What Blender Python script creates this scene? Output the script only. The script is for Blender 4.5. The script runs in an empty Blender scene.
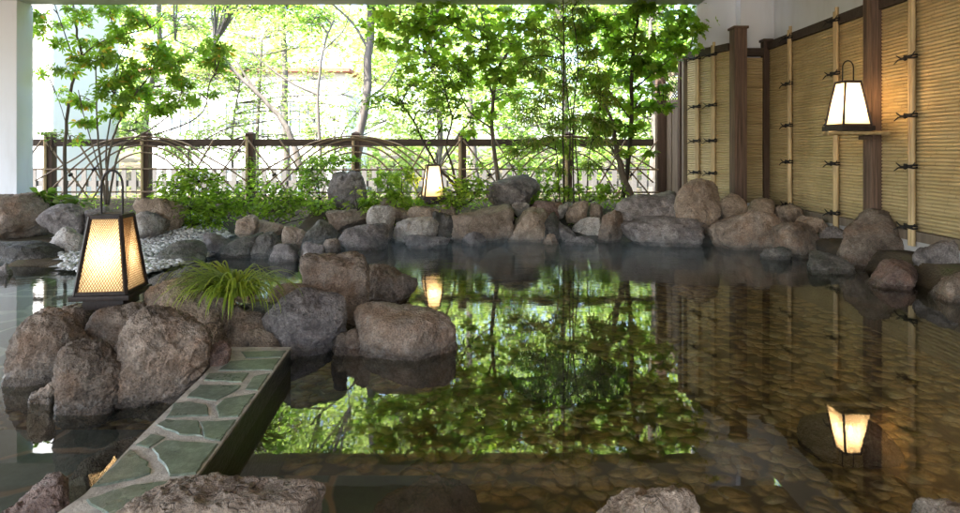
import bpy, bmesh, math, random
import numpy as np
from mathutils import Vector, Matrix
R = math.radians
scene = bpy.context.scene
COL = scene.collection
F, HC, VX, VY = 620.0, 1.35, 488.0, 150.0      # focal length in pixels of a 960 px wide frame, eye height, principal point

def W(x, y, d):                                 # a survey point: pixel + distance -> metres
    return Vector(((x - VX) * d / F, d, HC + (VY - y) * d / F))
def WZ(x, y, z=0.0):                            # the same for a point at a known height
    d = F * (HC - z) / (y - VY)
    return Vector(((x - VX) * d / F, d, z))

# ------------------------------------------------------------------ scene graph helpers
def tag(o, label=None, cat=None, group=None, kind=None):
    if label: o['label'] = label
    if cat: o['category'] = cat
    if group: o['group'] = group
    if kind: o['kind'] = kind
    return o
def link(name, me, mat=None, parent=None, loc=None):
    o = bpy.data.objects.new(name, me); COL.objects.link(o)
    if mat: me.materials.append(mat)
    if parent: o.parent = parent
    if loc is not None: o.location = loc
    return o
def empty(name, loc=(0, 0, 0), rz=0.0):
    o = bpy.data.objects.new(name, None); COL.objects.link(o)
    o.location = loc; o.rotation_euler = (0, 0, rz); o.empty_display_size = .1
    return o
def smooth(me, ang=None):
    me.polygons.foreach_set('use_smooth', [True] * len(me.polygons))
    if ang is not None:
        try: me.set_sharp_from_angle(angle=R(ang))
        except Exception: pass

class MB:
    """collects geometry and links it as one mesh object"""
    def __init__(s): s.v = []; s.f = []
    def add(s, vs, fs):
        n = len(s.v); s.v += [tuple(v) for v in vs]; s.f += [tuple(i + n for i in f) for f in fs]; return s
    def box(s, a, b, bev=0.0):
        x0, y0, z0 = a; x1, y1, z1 = b
        if bev <= 0:
            return s.add([(x0,y0,z0),(x1,y0,z0),(x1,y1,z0),(x0,y1,z0),(x0,y0,z1),(x1,y0,z1),(x1,y1,z1),(x0,y1,z1)],
                     [(0,3,2,1),(4,5,6,7),(0,1,5,4),(1,2,6,5),(2,3,7,6),(3,0,4,7)])
        bm = bmesh.new(); bmesh.ops.create_cube(bm, size=1)
        for v in bm.verts: v.co = Vector(((x0+x1)/2 + v.co.x*(x1-x0), (y0+y1)/2 + v.co.y*(y1-y0), (z0+z1)/2 + v.co.z*(z1-z0)))
        bmesh.ops.bevel(bm, geom=bm.edges[:], offset=bev, segments=2, profile=.6, affect='EDGES')
        bm.verts.index_update()
        s.add([v.co for v in bm.verts], [[v.index for v in f.verts] for f in bm.faces]); bm.free(); return s
    def obox(s, c, size, rot, bev=0.0):
        t = MB().box((-size[0]/2, -size[1]/2, -size[2]/2), (size[0]/2, size[1]/2, size[2]/2), bev)
        M = Matrix.Rotation(rot, 3, 'Z') if isinstance(rot, (int, float)) else rot
        return s.add([Vector(c) + M @ Vector(v) for v in t.v], t.f)
    def frustum(s, w0, w1, z0, z1, c=(0, 0)):
        a, b = w0/2, w1/2
        q = lambda h, z: [(c[0]-h, c[1]-h, z), (c[0]+h, c[1]-h, z), (c[0]+h, c[1]+h, z), (c[0]-h, c[1]+h, z)]
        return s.add(q(a, z0) + q(b, z1), [(0,3,2,1),(4,5,6,7),(0,1,5,4),(1,2,6,5),(2,3,7,6),(3,0,4,7)])
    def bar(s, p, q, w, h=None):
        """square bar from p to q"""
        h = h or w; p, q = Vector(p), Vector(q); d = (q - p).normalized()
        u = d.cross(Vector((0, 0, 1)))
        if u.length < .05: u = d.cross(Vector((0, 1, 0)))
        u.normalize(); t = u.cross(d)
        c = [u*(w/2)+t*(h/2), -u*(w/2)+t*(h/2), -u*(w/2)-t*(h/2), u*(w/2)-t*(h/2)]
        return s.add([p + k for k in c] + [q + k for k in c], [(3,2,1,0),(4,5,6,7),(0,1,5,4),(1,2,6,5),(2,3,7,6),(3,0,4,7)])
    def tube(s, pts, rad, n=8, caps=True):
        pts = [Vector(p) for p in pts]
        rs = [rad]*len(pts) if isinstance(rad, (int, float)) else list(rad)
        vs = []; fs = []; ref = None
        for i, p in enumerate(pts):
            d = (pts[min(i+1, len(pts)-1)] - pts[max(i-1, 0)])
            if d.length < 1e-9: d = Vector((0, 0, 1))
            d.normalize()
            if ref is None:
                ref = d.cross(Vector((0, 0, 1)))
                if ref.length < .1: ref = d.cross(Vector((0, 1, 0)))
            u = (ref - d * ref.dot(d)).normalized(); ref = u; w = d.cross(u)
            for k in range(n):
                a = 2*math.pi*k/n; vs.append(p + (u*math.cos(a) + w*math.sin(a))*rs[i])
        for i in range(len(pts)-1):
            for k in range(n):
                k2 = (k+1) % n
                fs.append((i*n+k, i*n+k2, (i+1)*n+k2, (i+1)*n+k))
        if caps:
            fs.append(tuple(range(n-1, -1, -1))); fs.append(tuple((len(pts)-1)*n + k for k in range(n)))
        return s.add(vs, fs)
    def build(s, name, mat, parent=None, loc=None, sm=None):
        me = bpy.data.meshes.new(name); me.from_pydata(s.v, [], s.f); me.update()
        if sm is not None: smooth(me, sm)
        return link(name, me, mat, parent, loc)

def catmull(pts, per=5):
    P = [Vector(p) for p in pts]
    if len(P) < 3: return P
    P = [P[0]*2 - P[1]] + P + [P[-1]*2 - P[-2]]
    out = []
    for i in range(1, len(P)-2):
        a, b, c, d = P[i-1], P[i], P[i+1], P[i+2]
        for k in range(per):
            t = k/per
            out.append(.5*((2*b) + (c-a)*t + (2*a-5*b+4*c-d)*t*t + (3*b-a-3*c+d)*t**3))
    out.append(P[-2]); return out

# ------------------------------------------------------------------ numpy noise
_rs = np.random.RandomState(11)
_perm = np.tile(_rs.permutation(256), 3)
_grad = _rs.randn(256, 3); _grad /= np.linalg.norm(_grad, axis=1)[:, None]
def pnoise(p):
    i = np.floor(p).astype(int); f = p - i; i &= 255
    u = f*f*f*(f*(f*6-15)+10)
    def g(dx, dy, dz):
        h = _perm[_perm[_perm[i[:, 0]+dx] + i[:, 1]+dy] + i[:, 2]+dz] & 255
        return np.sum(_grad[h]*(f - np.array([dx, dy, dz])), axis=1)
    x = u[:, 0]; y = u[:, 1]; z = u[:, 2]
    l = lambda a, b, t: a + (b-a)*t
    return l(l(l(g(0,0,0), g(1,0,0), x), l(g(0,1,0), g(1,1,0), x), y), l(l(g(0,0,1), g(1,0,1), x), l(g(0,1,1), g(1,1,1), x), y), z)

# ------------------------------------------------------------------ materials
class NT:
    def __init__(s, name):
        s.m = bpy.data.materials.new(name); s.m.use_nodes = True
        s.t = s.m.node_tree; s.t.nodes.clear()
        s.out = s.n('ShaderNodeOutputMaterial')
    def n(s, ty, **kw):
        o = s.t.nodes.new(ty)
        for k, v in kw.items():
            if k in o.inputs.keys() if hasattr(o.inputs, 'keys') else False: o.inputs[k].default_value = v
            elif hasattr(o, k): setattr(o, k, v)
        return o
    def l(s, a, b): s.t.links.new(a, b)
    def coord(s, kind='Object', scale=(1, 1, 1), offset_random=False):
        tc = s.n('ShaderNodeTexCoord'); mp = s.n('ShaderNodeMapping'); mp.inputs['Scale'].default_value = scale
        if kind == 'World':
            g = s.n('ShaderNodeNewGeometry'); s.l(g.outputs['Position'], mp.inputs['Vector'])
        else: s.l(tc.outputs[kind], mp.inputs['Vector'])
        if offset_random:
            oi = s.n('ShaderNodeObjectInfo'); mu = s.n('ShaderNodeMath', operation='MULTIPLY'); mu.inputs[1].default_value = 37.0
            s.l(oi.outputs['Random'], mu.inputs[0]); s.l(mu.outputs[0], mp.inputs['Location'])
        return mp.outputs[0]
    def noise(s, vec, scale, detail=5, rough=.55, dist=0.0):
        o = s.n('ShaderNodeTexNoise'); o.inputs['Scale'].default_value = scale; o.inputs['Detail'].default_value = detail
        o.inputs['Roughness'].default_value = rough; o.inputs['Distortion'].default_value = dist
        s.l(vec, o.inputs['Vector']); return o.outputs['Fac']
    def voro(s, vec, scale, feature='F1', out='Distance', rand=1.0):
        o = s.n('ShaderNodeTexVoronoi', feature=feature); o.inputs['Scale'].default_value = scale
        o.inputs['Randomness'].default_value = rand; s.l(vec, o.inputs['Vector']); return o.outputs[out]
    def ramp(s, fac, stops, mode='LINEAR'):
        o = s.n('ShaderNodeValToRGB'); o.color_ramp.interpolation = mode; e = o.color_ramp.elements
        while len(e) > 1: e.remove(e[-1])
        for i, (p, c) in enumerate(stops):
            k = e[0] if i == 0 else e.new(p)
            k.position = p; k.color = (c[0], c[1], c[2], 1) if isinstance(c, (tuple, list)) else (c, c, c, 1)
        s.l(fac, o.inputs['Fac']); return o.outputs['Color']
    def mix(s, fac, a, b, mode='MIX'):
        o = s.n('ShaderNodeMix', data_type='RGBA', blend_type=mode)
        for v, i in ((fac, 0), (a, 6), (b, 7)):
            if isinstance(v, (int, float)): o.inputs[i].default_value = v if i == 0 else (v, v, v, 1)
            elif isinstance(v, tuple): o.inputs[i].default_value = (v[0], v[1], v[2], 1)
            else: s.l(v, o.inputs[i])
        return o.outputs[2]
    def math(s, op, a, b=None, clamp=False):
        o = s.n('ShaderNodeMath', operation=op); o.use_clamp = clamp
        for v, i in ((a, 0), (b, 1)):
            if v is None: continue
            if isinstance(v, (int, float)): o.inputs[i].default_value = v
            else: s.l(v, o.inputs[i])
        return o.outputs[0]
    def bump(s, h, strength=.5, dist=.01, normal=None):
        o = s.n('ShaderNodeBump'); o.inputs['Strength'].default_value = strength; o.inputs['Distance'].default_value = dist
        s.l(h, o.inputs['Height'])
        if normal is not None: s.l(normal, o.inputs['Normal'])
        return o.outputs[0]
    def pbr(s, color, rough=.7, normal=None, spec=.5, metal=0.0):
        o = s.n('ShaderNodeBsdfPrincipled')
        if isinstance(color, tuple): o.inputs['Base Color'].default_value = (*color[:3], 1)
        else: s.l(color, o.inputs['Base Color'])
        if isinstance(rough, (int, float)): o.inputs['Roughness'].default_value = rough
        else: s.l(rough, o.inputs['Roughness'])
        o.inputs['Specular IOR Level'].default_value = spec; o.inputs['Metallic'].default_value = metal
        if normal is not None: s.l(normal, o.inputs['Normal'])
        s.l(o.outputs[0], s.out.inputs[0]); return o

def rock_mat(name, dark, mid, light, tint=None, tint_amt=.35, wet=True, crust=.5):
    t = NT(name); v = t.coord('Object', offset_random=True)
    big = t.noise(v, 2.6, 4, .6, .6); med = t.noise(v, 11, 7, .68, .4); fine = t.noise(v, 75, 4, .7)
    pits = t.voro(v, 42)
    c = t.ramp(t.math('ADD', t.math('MULTIPLY', big, .45), t.math('MULTIPLY', med, .6)), [(.34, dark), (.5, mid), (.68, light)])
    if tint: c = t.mix(t.math('MULTIPLY', t.ramp(t.noise(v, 4.3, 4, .6), [(.46, 0.0), (.66, 1.0)]), tint_amt), c, tint)
    c = t.mix(.55, c, t.ramp(fine, [(.32, .26), (.5, .92), (.68, 1.8)]), 'MULTIPLY')  # speckle, its contrast raised to stand in for shade in the pits
    # per-rock value shift
    oi = t.n('ShaderNodeObjectInfo')
    hsv = t.n('ShaderNodeHueSaturation')
    t.l(t.math('ADD', .96, t.math('MULTIPLY', oi.outputs['Random'], .08)), hsv.inputs['Hue']) if False else None
    t.l(t.math('ADD', .8, t.math('MULTIPLY', oi.outputs['Random'], .45)), hsv.inputs['Value'])
    t.l(c, hsv.inputs['Color']); c = hsv.outputs[0]
    nzc = t.n('ShaderNodeTexNoise'); nzc.inputs['Scale'].default_value = 3.5; nzc.inputs['Detail'].default_value = 4; t.l(v, nzc.inputs['Vector'])
    crack = t.ramp(t.voro(t.mix(.35, v, nzc.outputs['Color'], 'LINEAR_LIGHT'), 3.0, 'DISTANCE_TO_EDGE'), [(0.0, 0.0), (.018, 1.0)])
    cmask = t.ramp(t.noise(v, 2.1, 3, .5), [(.5, 0.0), (.62, 1.0)]); crk = t.math('MULTIPLY', t.math('SUBTRACT', 1.0, crack), cmask)
    c = t.mix(t.math('MULTIPLY', crk, .45), c, (.04, .03, .022))
    # moss and mineral stains
    moss = t.ramp(t.noise(v, 6.5, 5, .7), [(.58, 0.0), (.68, .55)])
    c = t.mix(t.math('MULTIPLY', moss, .35), c, (.055, .06, .03))
    lich = t.math('MULTIPLY', t.ramp(t.noise(v, 17, 5, .75), [(.60, 0.0), (.66, 1.0)]), t.ramp(big, [(.5, 0.0), (.62, .55)]))
    c = t.mix(lich, c, (.44, .43, .38))
    rough = .7
    hgt = t.math('ADD', t.math('ADD', t.math('MULTIPLY', med, 1.0), t.math('MULTIPLY', fine, .22)), t.math('MULTIPLY', t.ramp(pits, [(0.0, 0.0), (.35, 1.0)]), .16))
    hgt = t.math('ADD', hgt, t.math('MULTIPLY', crk, -.30))
    if wet:
        g = t.n('ShaderNodeNewGeometry'); sep = t.n('ShaderNodeSeparateXYZ'); t.l(g.outputs['Position'], sep.inputs[0])
        z = t.math('ADD', sep.outputs['Z'], t.math('MULTIPLY', t.math('SUBTRACT', t.noise(v, 5, 3), .5), .10))
        band = t.ramp(z, [(.02, 0.0), (.045, 1.0), (.06, .8), (.10, 0.0)])
        cr = t.ramp(t.noise(v, 26, 4, .7), [(.5, 0.0), (.62, 1.0)])
        c = t.mix(t.math('MULTIPLY', t.math('MULTIPLY', band, cr), crust), c, (.42, .38, .34))
        wf = t.ramp(z, [(.03, 1.0), (.085, 0.0)])
        c = t.mix(t.math('MULTIPLY', wf, .5), c, (.03, .022, .016))
        rough = t.math('SUBTRACT', .7, t.math('MULTIPLY', wf, .55))
    t.pbr(c, rough, t.bump(hgt, 1.0, .06), .35)
    return t.m

def wood_mat(name, a, b, scale=(1, 1, .06), rough=.75, grain=28):
    t = NT(name); v = t.coord('Object', scale, True)
    n1 = t.noise(v, grain, 6, .65, .5); n2 = t.noise(v, 5, 3)
    c = t.mix(t.ramp(n1, [(.3, 0.0), (.7, 1.0)]), a, b)
    c = t.mix(t.math('MULTIPLY', n2, .5), c, tuple(k*.55 for k in a))
    t.pbr(c, rough, t.bump(n1, .5, .006), .3); return t.m

def leaf_mat(name, cols, trans=.58, rough=.45, tr_gain=2.0):
    t = NT(name); g = t.n('ShaderNodeNewGeometry')
    st = [(i/max(1, len(cols)-1), c) for i, c in enumerate(cols)]
    c = t.ramp(g.outputs['Random Per Island'], st)
    v = t.coord('World'); c = t.mix(.5, c, t.ramp(t.noise(v, 1.7, 3), [(.3, .6), (.7, 1.45)]), 'MULTIPLY')
    p = t.n('ShaderNodeBsdfPrincipled'); t.l(c, p.inputs['Base Color']); p.inputs['Roughness'].default_value = rough
    p.inputs['Specular IOR Level'].default_value = .35
    tr = t.n('ShaderNodeBsdfTranslucent'); t.l(t.mix(1.0, c, (tr_gain, tr_gain*1.05, tr_gain*.55), 'MULTIPLY'), tr.inputs['Color'])
    m = t.n('ShaderNodeMixShader'); m.inputs[0].default_value = trans
    t.l(p.outputs[0], m.inputs[1]); t.l(tr.outputs[0], m.inputs[2]); t.l(m.outputs[0], t.out.inputs[0])
    return t.m

def plain(name, c, rough=.6, bumps=.15, var=.25, scale=9, metal=0.0, spec=.4):
    t = NT(name); v = t.coord('Object', offset_random=True); n = t.noise(v, scale, 6, .65)
    col = t.mix(n, tuple(k*(1-var) for k in c), tuple(min(1, k*(1+var)) for k in c))
    t.pbr(col, rough, t.bump(t.noise(v, scale*9, 4), bumps, .004), spec, metal); return t.m

M = {}
M['brown'] = rock_mat('rock_brown', (.062, .046, .035), (.205, .158, .122), (.38, .31, .25), (.27, .14, .07), .4)
M['tan'] = rock_mat('rock_tan', (.12, .088, .065), (.29, .22, .165), (.45, .36, .28), (.24, .16, .11), .3)
M['mauve'] = rock_mat('rock_mauve', (.05, .045, .044), (.18, .158, .15), (.40, .36, .34), (.13, .10, .095), .4)
M['red'] = rock_mat('rock_red', (.075, .047, .038), (.21, .138, .112), (.35, .255, .215), (.30, .15, .09), .4)
M['pale'] = rock_mat('rock_pale', (.18, .155, .135), (.40, .36, .32), (.62, .58, .53), (.26, .2, .16), .3)
M['dark'] = rock_mat('rock_dark', (.03, .027, .024), (.095, .085, .075), (.22, .2, .175), (.06, .075, .04), .5)
M['post'] = wood_mat('post_wood', (.045, .027, .02), (.12, .075, .052))
M['postred'] = wood_mat('post_red_wood', (.055, .035, .026), (.24, .155, .11), (1, 1, .04), .8, 34)
M['rail'] = wood_mat('rail_wood', (.035, .024, .018), (.085, .06, .045), (.06, 1, 1))
M['grey_wood'] = wood_mat('grey_wood', (.11, .085, .065), (.24, .19, .14))
M['trunk'] = wood_mat('bark', (.07, .055, .04), (.2, .16, .12), (1, 1, .2), .9, 40)
M['trunk_dark'] = wood_mat('bark_dark', (.025, .02, .015), (.075, .06, .04), (1, 1, .2), .9, 40)
M['trunk_grey'] = wood_mat('bark_grey', (.08, .07, .06), (.19, .17, .15), (1, 1, .25), .9, 14)
M['metal'] = plain('black_metal', (.018, .016, .015), .5, .1, .3, 20, .4)
M['rope'] = plain('black_rope', (.012, .010, .009), .9, .5, .3, 60)
M['lantern'] = wood_mat('lantern_wood', (.018, .012, .010), (.05, .034, .028), (1, 1, .2), .55)
M['plaster'] = plain('white_plaster', (.74, .77, .82), .85, .2, .05, 3)
t = NT('stained_plaster'); v = t.coord('World', (1, 1, .18)); n1 = t.noise(v, 3.2, 5, .65); n2 = t.noise(t.coord('World'), 1.1, 4, .6)
c = t.mix(t.ramp(n1, [(.5, 0.0), (.75, .35)]), (.74, .77, .82), (.48, .47, .45)); c = t.mix(t.math('MULTIPLY', n2, .3), c, (.62, .63, .64))
t.pbr(c, .85, t.bump(t.noise(t.coord('World'), 40, 5), .25, .004), .3); M['plaster'] = t.m
M['plaster_w'] = plain('garden_wall_plaster', (.78, .78, .77), .85, .2, .04, 3)
M['ceiling'] = plain('ceiling_board', (.44, .39, .34), .85, .1, .15, 2)
M['beam'] = plain('beam_paint', (.42, .45, .42), .6, .1, .06, 4)
M['picket'] = plain('picket_shaded', (.13, .125, .12), .75, .2, .12, 5)  # dark grey carries the shade on the pickets
M['concrete'] = plain('foundation_concrete', (.36, .35, .34), .85, .4, .2, 6)

# bamboo slats, seen as light tan half canes
def bamboo_mat(name, a, b, vec_scale, ridge=None):
    t = NT(name); v = t.coord('Object', vec_scale, True)
    n1 = t.noise(v, 2.0, 3, .5); n2 = t.noise(t.coord('Object', (1, 1, 1), True), 2.2, 4, .6)
    f1 = t.ramp(n1, [(.3, 0.0), (.7, 1.0)])
    if ridge:      # every slat has its own tone, with darker growth rings along it
        tc = t.n('ShaderNodeTexCoord'); sep = t.n('ShaderNodeSeparateXYZ'); t.l(tc.outputs['Object'], sep.inputs[0])
        row = t.math('FLOOR', t.math('DIVIDE', t.math('SUBTRACT', sep.outputs['Z'], ridge), .040))
        wn = t.n('ShaderNodeTexWhiteNoise', noise_dimensions='1D'); t.l(row, wn.inputs['W'])
        f1 = t.math('ADD', t.math('MULTIPLY', wn.outputs['Value'], .6), t.math('MULTIPLY', n1, .35))
        fr_ = t.math('FRACT', t.math('ADD', t.math('MULTIPLY', sep.outputs['Y'], 2.3), t.math('MULTIPLY', wn.outputs['Value'], 7.0)))
    c = t.mix(f1, a, b); c = t.mix(t.ramp(n2, [(.35, 0.0), (.75, .4)]), c, (.20, .14, .06))
    if ridge:
        c = t.mix(t.ramp(fr_, [(0, .6), (.012, .6), (.02, 0.0)]), c, (.13, .08, .035))
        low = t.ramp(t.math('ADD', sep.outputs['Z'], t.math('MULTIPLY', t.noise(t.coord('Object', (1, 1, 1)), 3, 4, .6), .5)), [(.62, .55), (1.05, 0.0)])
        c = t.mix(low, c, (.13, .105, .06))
    t.pbr(c, .42, None, .45); return t.m
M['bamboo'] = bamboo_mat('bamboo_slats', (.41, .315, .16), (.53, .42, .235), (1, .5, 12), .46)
M['cane'] = bamboo_mat('bamboo_cane', (.36, .25, .12), (.56, .42, .22), (8, 8, 1))
M['hoop'] = bamboo_mat('bent_bamboo', (.11, .072, .045), (.22, .15, .09), (2, 2, 2))

# ------------------------------------------------------------------ camera, sun, sky
cam = bpy.data.cameras.new('camera'); co = bpy.data.objects.new('camera', cam); COL.objects.link(co)
co.location = (0, 0, HC); co.rotation_euler = (R(90), 0, 0)
cam.sensor_width = 36; cam.lens = 36*F/960; cam.shift_x = (480 - VX)/960; cam.shift_y = (VY - 256.5)/960
cam.clip_start = .05; cam.clip_end = 1500; scene.camera = co
SUN_EL, SUN_AZ = 56, -125       # azimuth clockwise from +Y : the sun stands behind the camera, to the left
wd = bpy.data.worlds.new('World'); scene.world = wd; wd.use_nodes = True
wt = wd.node_tree; bg = wt.nodes['Background']; sky = wt.nodes.new('ShaderNodeTexSky')
sky.sky_type = 'NISHITA'; sky.sun_disc = False; sky.sun_elevation = R(SUN_EL); sky.sun_rotation = R(SUN_AZ)
sky.air_density = 1.0; sky.dust_density = 3.0; sky.ozone_density = 1.0
wt.links.new(sky.outputs[0], bg.inputs['Color']); bg.inputs['Strength'].default_value = .15
sl = bpy.data.lights.new('sun', 'SUN'); sl.energy = 4.2; sl.angle = R(.5); sl.color = (1, .95, .87)
so = bpy.data.objects.new('sun', sl); COL.objects.link(so)
sd = Vector((math.sin(R(SUN_AZ))*math.cos(R(SUN_EL)), math.cos(R(SUN_AZ))*math.cos(R(SUN_EL)), math.sin(R(SUN_EL))))
so.rotation_euler = sd.to_track_quat('Z', 'Y').to_euler(); so.location = sd*40
scene.view_settings.view_transform = 'Standard'; scene.view_settings.look = 'None'
scene.view_settings.exposure = 3.2; scene.view_settings.gamma = 1.0
try: scene.view_settings.use_curve_mapping = False
except Exception: pass
cy = scene.cycles
cy.use_denoising = True; cy.max_bounces = 10; cy.diffuse_bounces = 5; cy.glossy_bounces = 4; cy.transparent_max_bounces = 12
cy.sample_clamp_indirect = 6.0; cy.caustics_reflective = False; cy.caustics_refractive = False

# ------------------------------------------------------------------ ground, pool floors, water
def sstep(a, b, x):
    t = np.clip((x-a)/(b-a), 0, 1); return t*t*(3-2*t)
def shore_y(x):      # far edge of the water
    return np.interp(x, [-9, -6.4, -5.6, -4.4, -3.6, -2, 0, 2.4, 4.2], [8.6, 8.0, 7.0, 7.0, 8.2, 9.1, 9.15, 8.9, 8.6])
def right_x(y): return np.interp(y, [0, 3, 5, 7, 9], [4.4, 4.35, 4.2, 4.15, 3.9])
def ground_z(x, y):
    inside = sstep(.25, -.25, y - shore_y(x)) * sstep(.2, -.2, x - right_x(y)) * sstep(-9.3, -8.8, x) * sstep(1.2, 1.6, y)
    far = .40 - 3.6*sstep(13.0, 22, y) + np.clip(y-38, 0, 60)*.86
    bank = np.where(y > 5, np.minimum(far, .04 + .34*sstep(0, 1.0, (y - shore_y(x) - np.where(x < -2.8, 1.4, 0)) / np.where(x < -2.8, 2.6, 1.4))), .08)
    bank = np.where(x > 4.1, np.minimum(np.maximum(bank, .22), far), bank)
    return bank*(1-inside) - .85*inside
gx = np.unique(np.concatenate([np.linspace(-400, -14, 14), np.linspace(-14, 9, 116), np.linspace(9, 400, 14)]))
gy = np.unique(np.concatenate([np.linspace(-200, -2, 8), np.linspace(-2, 24, 131), np.linspace(24, 600, 18)]))
GX, GY = np.meshgrid(gx, gy); Z = ground_z(GX.ravel(), GY.ravel())
Pn = np.stack([GX.ravel(), GY.ravel(), np.zeros(GX.size)], 1)
near = (np.abs(Pn[:, 0]) < 13) & (Pn[:, 1] < 16)
Z = Z + np.where(near, .05*pnoise(Pn*1.7 + 5.3), .0)
nx, ny = len(gx), len(gy)
faces = [(j*nx+i, j*nx+i+1, (j+1)*nx+i+1, (j+1)*nx+i) for j in range(ny-1) for i in range(nx-1)]
me = bpy.data.meshes.new('ground'); me.from_pydata([tuple(p) for p in np.stack([Pn[:, 0], Pn[:, 1], Z], 1).tolist()], [], faces); smooth(me)
t = NT('garden_soil'); v = t.coord('World')
c = t.ramp(t.noise(v, 3, 6, .65), [(.3, (.035, .027, .018)), (.55, (.085, .065, .042)), (.75, (.07, .085, .03))])
t.pbr(c, .95, t.bump(t.noise(v, 40, 5), .8, .02), .2)
tag(link('ground', me, t.m), kind='structure')

def sheet(name, pts, z, mat):
    bm = bmesh.new(); vs = [bm.verts.new((p[0], p[1], z)) for p in pts]; bm.faces.new(vs)
    me = bpy.data.meshes.new(name); bm.to_mesh(me); bm.free(); return tag(link(name, me, mat), kind='structure')
M['bounce'] = plain('bounce_stone', (.45, .43, .40), .6, .3, .12, 3)
sheet('bounce_deck', [(-12, -30), (9, -30), (9, 1.2), (-12, 1.2)], .16, M['bounce'])  # pale unseen ground behind the camera, added to bounce light onto the pool
# cobbled floor
t = NT('cobble_floor'); v = t.coord('World')
vw = t.n('ShaderNodeVectorMath', operation='ADD'); t.l(v, vw.inputs[0])
nz = t.n('ShaderNodeTexNoise'); nz.inputs['Scale'].default_value = 4; t.l(v, nz.inputs['Vector'])
sc = t.n('ShaderNodeVectorMath', operation='SCALE'); t.l(nz.outputs['Color'], sc.inputs[0]); sc.inputs['Scale'].default_value = .16
t.l(sc.outputs[0], vw.inputs[1]); vv = vw.outputs[0]
cell = t.n('ShaderNodeTexVoronoi', feature='F1'); cell.inputs['Scale'].default_value = 8.6; cell.inputs['Randomness'].default_value = 1.0; t.l(vv, cell.inputs['Vector'])
edge = t.voro(vv, 6.2, 'DISTANCE_TO_EDGE', rand=.8)
sp = t.n('ShaderNodeSeparateColor'); t.l(cell.outputs['Color'], sp.inputs[0])
cc = t.ramp(sp.outputs[0], [(0, (.27, .165, .055)), (.35, (.42, .28, .10)), (.6, (.50, .36, .16)), (.8, (.32, .215, .08)), (1, (.54, .44, .26))])
cc = t.mix(.6, cc, t.ramp(t.noise(vv, 30, 5, .7), [(.3, .3), (.7, 1.6)]), 'MULTIPLY')
em = t.ramp(cell.outputs['Distance'], [(.50, 1.0), (.74, 0.0)]); cc = t.mix(em, (.08, .054, .024), cc)
t.pbr(cc, .6, t.bump(t.ramp(cell.outputs['Distance'], [(0, 1.0), (.35, .8), (.6, 0.0)]), 1.0, .07), .3); M['cobble'] = t.m
def slate_floor(name, green, grout, scale):
    t = NT(name); v = t.coord('World', (1, .8, 1))
    nz = t.n('ShaderNodeTexNoise'); nz.inputs['Scale'].default_value = 2.5; t.l(v, nz.inputs['Vector'])
    sc = t.n('ShaderNodeVectorMath', operation='SCALE'); t.l(nz.outputs['Color'], sc.inputs[0]); sc.inputs['Scale'].default_value = .22
    ad = t.n('ShaderNodeVectorMath', operation='ADD'); t.l(v, ad.inputs[0]); t.l(sc.outputs[0], ad.inputs[1]); vv = ad.outputs[0]
    cell = t.n('ShaderNodeTexVoronoi', feature='F1'); cell.inputs['Scale'].default_value = scale; t.l(vv, cell.inputs['Vector'])
    sp = t.n('ShaderNodeSeparateColor'); t.l(cell.outputs['Color'], sp.inputs[0])
    c = t.ramp(sp.outputs[1], [(0, tuple(k*.45 for k in green)), (.5, green), (1, (green[0]*1.5, green[1]*1.45, green[2]*1.5))])
    c = t.mix(.5, c, t.ramp(t.noise(v, 22, 6, .7), [(.3, .5), (.7, 1.5)]), 'MULTIPLY')
    e = t.ramp(t.voro(vv, scale, 'DISTANCE_TO_EDGE'), [(.025, 0.0), (.055, 1.0)])
    c = t.mix(e, grout, c); t.pbr(c, .5, t.bump(e, .6, .01), .4); return t.m
M['slate_floor'] = slate_floor('slate_floor', (.06, .09, .092), (.36, .39, .39), 2.1)
M['slate_step'] = slate_floor('slate_floor_step', (.07, .11, .095), (.30, .20, .13), 2.0)
M['slate_side'] = slate_floor('slate_floor_side', (.075, .11, .115), (.25, .20, .17), 1.7)  # lighter and bluish: the mirrored pillar and sky put into the floor colour
M['slate_dark'] = slate_floor('slate_floor_dark', (.04, .062, .056), (.20, .11, .065), 1.5)
sheet('pool_floor', [(-1.6, 1.2), (4.8, 1.2), (4.8, 9.4), (-3.9, 9.4), (-3.9, 4.2), (-1.6, 4.2)], -.55, M['cobble'])
sheet('shallow_pool_floor', [(-9.4, 3.75), (-1.45, 3.75), (-2.6, 5.2), (-3.6, 7.5), (-4.4, 8.2), (-9.4, 8.2)], -.10, M['slate_floor'])
sheet('side_pool_floor', [(-5, 1.2), (-1.35, 1.2), (-1.45, 3.748), (-5, 3.748)], -.34, M['slate_side'])
b = MB().box((-1.3, 1.25, -.548), (-.30, 3.15, -.30), .01).build('pool_step', M['slate_step']); tag(b, kind='structure')
b = MB(); P = [(1.35, 1.25), (1.75, 2.45), (2.5, 2.95), (4.5, 3.4), (4.5, 1.25)]
b.add([(x, y, -.30) for x, y in P] + [(x, y, -.547) for x, y in P], [(4, 3, 2, 1, 0)] + [(i, (i+1) % 5, (i+1) % 5+5, i+5) for i in range(5)])
tag(b.build('pool_bench', M['slate_step']), kind='structure')

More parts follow.
